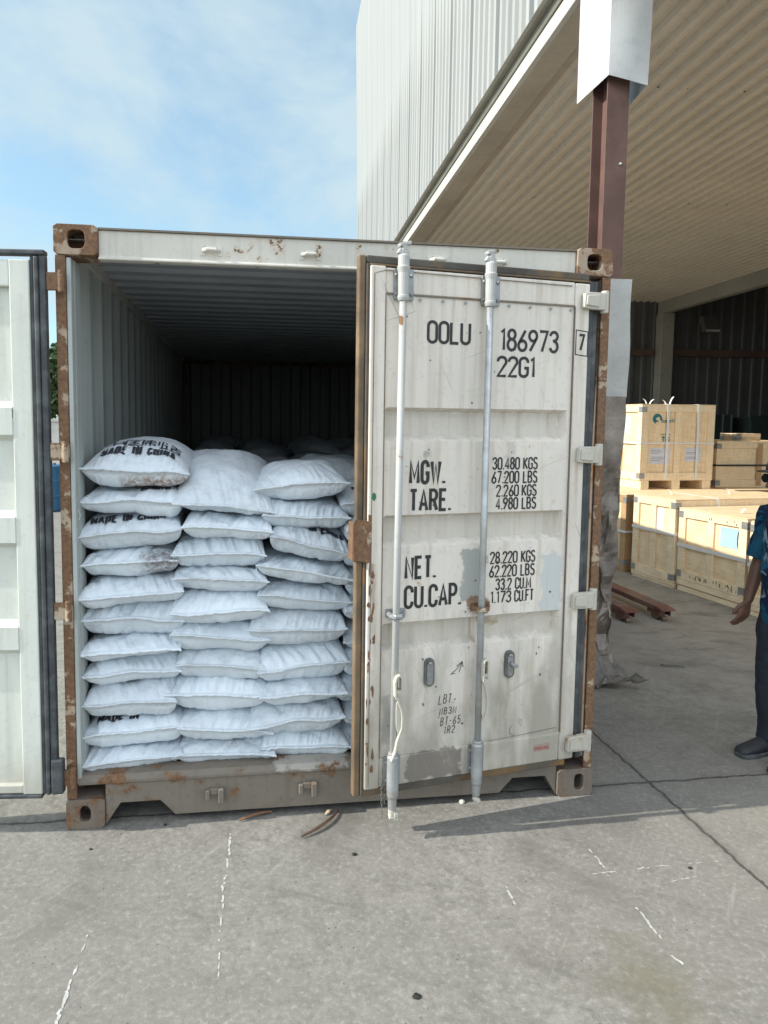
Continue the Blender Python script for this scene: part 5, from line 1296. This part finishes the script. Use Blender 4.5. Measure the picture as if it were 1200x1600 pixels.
b.loft([((.0, 0, .735), .112, .180, X_, Y_), ((.0, 0, .80), .120, .184, X_, Y_), ((.008, 0, .95), .122, .172, X_, Y_), ((.012, 0, 1.08), .124, .168, X_, Y_), ((.008, 0, 1.22), .120, .186, X_, Y_), ((.004, 0, 1.32), .108, .192, X_, Y_), ((-.002, 0, 1.375), .078, .135, X_, Y_), ((0, 0, 1.395), .066, .075, X_, Y_), ((.002, 0, 1.415), .066, .066, X_, Y_)], 24)
for s_, el in ((1, (.02, .225, 1.07)), (-1, (-.02, -.235, 1.06))):
    sh = Vector((0, s_ * .165, 1.325)); el = Vector(el)
    limb(b, [(sh + Vector((0, -s_ * .05, 0)), .06), (sh, .068), (sh.lerp(el, .4), .068), (sh.lerp(el, .80), .074), (sh.lerp(el, .96), .078)])
st = b.build('shirt', shirt_mat(), pe); rm = st.modifiers.new('r', 'REMESH'); rm.mode = 'VOXEL'; rm.voxel_size = .007; rm.use_smooth_shade = True; sm = st.modifiers.new('s', 'SMOOTH'); sm.iterations = 2
tx = bpy.data.textures.new('folds', 'CLOUDS'); tx.noise_scale = .11; dm = st.modifiers.new('d', 'DISPLACE'); dm.texture = tx; dm.strength = .03; dm.mid_level = .5
b = MB()
b.loft([((0, 0, .93), .112, .160, X_, Y_), ((0, 0, .84), .118, .172, X_, Y_), ((0, 0, .77), .10, .165, X_, Y_), ((0, 0, .74), .06, .12, X_, Y_)], 20)
for s_ in (1, -1):
    limb(b, [((0, s_ * .080, .84), .092), ((.015, s_ * .09, .68), .090), ((.02, s_ * .095, .50), .074), ((.012, s_ * .098, .33), .068), ((.0, s_ * .10, .15), .060), ((.0, s_ * .10, .075), .064)], 16)
tr = b.build('trousers', jean, pe); rm = tr.modifiers.new('r', 'REMESH'); rm.mode = 'VOXEL'; rm.voxel_size = .0075; rm.use_smooth_shade = True; sm = tr.modifiers.new('s', 'SMOOTH'); sm.iterations = 2
dm = tr.modifiers.new('d', 'DISPLACE'); dm.texture = tx; dm.strength = .022; dm.mid_level = .5
for s_ in (1, -1):
    b = MB(); yy = s_ * .10
    b.loft([((-.095, yy, .05), .012, .030, Z_, Y_), ((-.08, yy, .06), .052, .037, Z_, Y_), ((-.02, yy, .065), .058, .038, Z_, Y_), ((.05, yy, .05), .046, .042, Z_, Y_), ((.12, yy + s_ * .005, .038), .032, .047, Z_, Y_), ((.18, yy + s_ * .008, .030), .024, .042, Z_, Y_), ((.205, yy + s_ * .008, .024), .012, .026, Z_, Y_)], 18)
    so2 = b.build('shoe', shoe, pe, smooth=True)
    b = MB(); pts = [(-.10, -.03), (-.09, -.037), (0, -.036), (.07, -.044), (.13, -.050), (.185, -.044), (.21, -.025), (.213, 0), (.21, .028), (.185, .048), (.13, .054), (.07, .046), (0, .038), (-.09, .037), (-.10, .03), (-.105, 0)]
    b.prism([(x, yy + s_ * y * 1.0) for x, y in pts], .0, .022, 'z'); b.build('sole', M_['gasket'], so2, bevel=.004)
b = MB(); b.loft([((.022, 0, 1.560), .108, .086, X_, Y_), ((.02, 0, 1.585), .108, .086, X_, Y_), ((.012, 0, 1.625), .098, .080, X_, Y_), ((.005, 0, 1.652), .070, .058, X_, Y_), ((.0, 0, 1.664), .03, .025, X_, Y_)], 24)
vz = [(.10, -.065), (.150, -.058), (.185, -.035), (.195, 0), (.185, .035), (.150, .058), (.10, .065)]
b.prism(vz, 1.560, 1.569, 'z')
b.build('cap', capm, pe, bevel=.004).location.x = .085
b = MB()
for s_ in (-1, 1): b.lathe([(.0, -.004), (.022, -.003), (.024, 0), (.022, .003), (.0, .004)], (.128, s_ * .033, 1.528), 16, 'x'); b.tube([(.122, s_ * .054, 1.532), (.07, s_ * .078, 1.536), (.0, s_ * .083, 1.535)], .003, 6)
b.tube([(.130, -.012, 1.533), (.134, 0, 1.535), (.130, .012, 1.533)], .003, 6); b.build('sunglasses', lens, pe, smooth=False).location.x = .085
b = MB(); b.loft([((-.03, 0, 1.47), .035, .062, X_, Y_), ((-.035, 0, 1.51), .045, .076, X_, Y_), ((-.03, 0, 1.56), .06, .080, X_, Y_), ((-.01, 0, 1.60), .06, .075, X_, Y_)], 18); b.build('hair', hairm, pe, smooth=True).location.x = .085

# ================================================================== SMALL THINGS ON THE SLAB
brn = simple('dry_brown_leaf', (.10, .058, .038), .7, 0, .3, 30, .4); tanl = simple('dry_tan_leaf', (.26, .13, .07), .7, 0, .3, 30, .4); pal = simple('pale_wood_chip', (.50, .40, .27), .7, 0, .2, 30, .3); peb = simple('pale_pebble', (.62, .60, .54), .8, 0, .2, 60, .6); tar = simple('black_tar', (.012, .012, .012), .5, 0, .2, 60, .6)
def strip(name, pts, wd, mat, label, cat, lift=.004, curl=.008, thick=.002):
    mb = MB(); P = [Vector(p) for p in pts]; n_ = 24; vs = []
    def bez(t):
        a, c, d = P; return a * (1 - t) ** 2 + c * 2 * t * (1 - t) + d * t * t
    for i in range(n_ + 1):
        t = i / n_; p = bez(t); q = bez(min(1, t + .01)) - bez(max(0, t - .01)); nn = Vector((-q.y, q.x)).normalized(); ww = wd * math.sin(PI * min(1, t * .9 + .05)) ** .7 + .0006
        for k in (-1, -.4, .4, 1): vs.append((p.x + nn.x * ww * k, p.y + nn.y * ww * k, lift + curl * (k * k) + .006 * math.sin(t * PI)))
    mb.add(vs, [(i * 4 + k, i * 4 + k + 1, (i + 1) * 4 + k + 1, (i + 1) * 4 + k) for i in range(n_) for k in range(3)])
    o = mb.build(name, mat, None, smooth=True); q = o.modifiers.new('t', 'SOLIDIFY'); q.thickness = thick; tag(o, label, cat); return o
strip('leaf', [(1.01, -.195), (1.14, -.135), (1.20, -.005)], .0085, brn, 'long dark curved dry pod lying on concrete before the container', 'leaf')
strip('leaf', [(.745, -.035), (.83, .0), (.895, .02)], .007, tanl, 'short reddish-brown dry leaf lying on concrete under the sill', 'leaf')
strip('wood_chip', [(1.135, -.03), (1.155, -.01), (1.172, .012)], .008, pal, 'small pale wood chip beside the dark pod on concrete', 'chip', .004, .001)
def stone(name, c, r, mat, label, cat, seed_, flat=.7):
    bm = bmesh.new(); bmesh.ops.create_icosphere(bm, subdivisions=3, radius=1); rs = random.Random(seed_)
    for v_ in bm.verts:
        k = .75 + .5 * float(vnoise(np.array([v_.co.x * 1.7 + seed_]), np.array([v_.co.y * 1.7 + v_.co.z * 1.3 + 9.]), seed_)[0]); v_.co = Vector((v_.co.x * r * k, v_.co.y * r * k * .8, max(-.5, v_.co.z) * r * k * flat))
    me = bpy.data.meshes.new(name); bm.to_mesh(me); bm.free(); me.materials.append(mat); me.polygons.foreach_set('use_smooth', [True] * len(me.polygons))
    o = bpy.data.objects.new(name, me); COL.objects.link(o); o.location = (c[0], c[1], r * flat * .5); tag(o, label, cat); return o
stone('pebble', (1.79, .0), .014, peb, 'pale pebble on concrete under the right door', 'pebble', 1)
stone('tar_blob', (1.30, -1.09), .014, tar, 'small black tar blob on the open concrete in front', 'blob', 2, .35)
stone('pebble', (.42, -.02), .008, tar, 'tiny dark stone near the left fork pocket', 'pebble', 3)
stone('pebble', (.13, -.165), .007, tar, 'tiny dark stone in front of the left corner casting', 'pebble', 4)
stone('pebble', (2.56, -.60), .008, tar, 'tiny dark stone beside the thin chalk line', 'pebble', 5)
stone('pebble', (1.22, -.34), .010, tar, 'tiny dark stone in front of the door chain', 'pebble', 6)
mb = MB(); mb.tube([(3.87, 1.70, .004), (3.88, 1.66, .005), (4.01, 1.615, .005)], .004, 6); mb.tube([(3.87, 1.70, .004), (4.01, 1.65, .005), (4.02, 1.635, .004)], .003, 6)
o = mb.build('bent_wire', M_['oval']); tag(o, 'short bent piece of wire on the dusty floor', 'wire')

# ================================================================== BEYOND THE LEFT GAP
ww = simple('whitewashed_wall', (.62, .60, .56), .8, 0, .15, 2, .3, (.35, .33, .30), .5)
mb = MB(); mb.box(-12, -1.2, 14, 14.2, 0, 1.72); mb.build('wall', ww)
o = bpy.data.objects['wall'] if 'wall' in bpy.data.objects else None
o.name = 'boundary_wall'; tag(o, 'low whitewashed boundary wall far behind the container', 'wall')
mb = MB(); mb.box(-12.02, -1.18, 13.97, 14.23, 1.721, 1.79); mb.build('coping', ww, o, bevel=.01)
blu = simple('blue_plastic', (.03, .13, .26), .4, 0, .1, 5, .05)
mb = MB(); mb.lathe([(.24, 0), (.28, .02), (.29, .28), (.30, .30), (.29, .32), (.29, .58), (.30, .60), (.29, .62), (.28, .88), (.24, .9), (.2, .905)], (-2.98, 11.4, 0), 24)
dr = mb.build('plastic_drum', blu, None, smooth=False, bevel=.005); tag(dr, 'blue plastic drum before the whitewashed wall, in the gap by the open door', 'drum')
mb = MB(); mb.lathe([(.03, .90), (.035, .93), (.03, .935)], (-2.85, 11.4, 0), 12); mb.build('bung', M_['gasket'], dr)
def leafm(name, c):
    g = G(name); a = g.noise(g.pos(), 3.0, 4); r_ = g.n('ShaderNodeObjectInfo').outputs['Random']
    return g.fin(g.mix(g.mr(a, .3, .7), c, tuple(q * 1.7 for q in c)), .6, 0, .3)
bark = simple('bark', (.10, .075, .055), .9, 0, .3, 12, .6)
def tree(x, y, hgt, cr_, seed_, label, col):
    rs = random.Random(seed_); o = empty('tree', (x, y, 0)); tag(o, label, 'tree', None)
    mb = MB(); mb.tube([(0, 0, 0), (.05, .02, hgt * .3), (-.04, .05, hgt * .6), (0, 0, hgt * .85)], [.16, .12, .08, .03], 8)
    for k in range(9):
        a = rs.uniform(0, 2 * PI); z = hgt * rs.uniform(.35, .7); r_ = cr_ * rs.uniform(.5, .9)
        mb.tube([(0, 0, z), (r_ * .5 * math.cos(a), r_ * .5 * math.sin(a), z + hgt * .08), (r_ * math.cos(a), r_ * math.sin(a), z + hgt * .2)], [.05, .035, .012], 6)
    mb.build('trunk', bark, o)
    cl = [(rs.gauss(0, cr_ * .45), rs.gauss(0, cr_ * .45), hgt * rs.uniform(.5, .95), cr_ * rs.uniform(.25, .45)) for _ in range(26)]
    mb = MB()
    for k in range(3800):
        c = rs.choice(cl); v_ = Vector((rs.gauss(0, 1), rs.gauss(0, 1), rs.gauss(0, 1))).normalized() * c[3] * rs.uniform(.5, 1.05) ** .5
        p = Vector((c[0], c[1], c[2])) + v_; s_ = rs.uniform(.05, .11) * max(1, hgt / 6); q = Euler((rs.uniform(0, 6), rs.uniform(0, 6), rs.uniform(0, 6))).to_matrix()
        mb.add([p + q @ Vector(t) * s_ for t in ((-.5, -1, 0), (.5, -1, .1), (.7, .2, -.1), (0, 1.1, .1), (-.7, .2, 0))], [(0, 1, 2, 3, 4)])
    mb.build('crown', leafm('foliage_' + str(seed_), col), o, recalc=False)
tree(-4.3, 19.0, 3.6, 1.5, 11, 'leafy green tree behind the whitewashed wall in the door gap', (.045, .075, .025))
tree(-7.6, 22.0, 4.4, 2.0, 12, 'taller tree behind the open left door, further left', (.04, .07, .03))
tree(8.2, 45.0, 14.3, 2.0, 13, 'distant tree whose tip shows past the far edge of the white cladding', (.05, .07, .04))
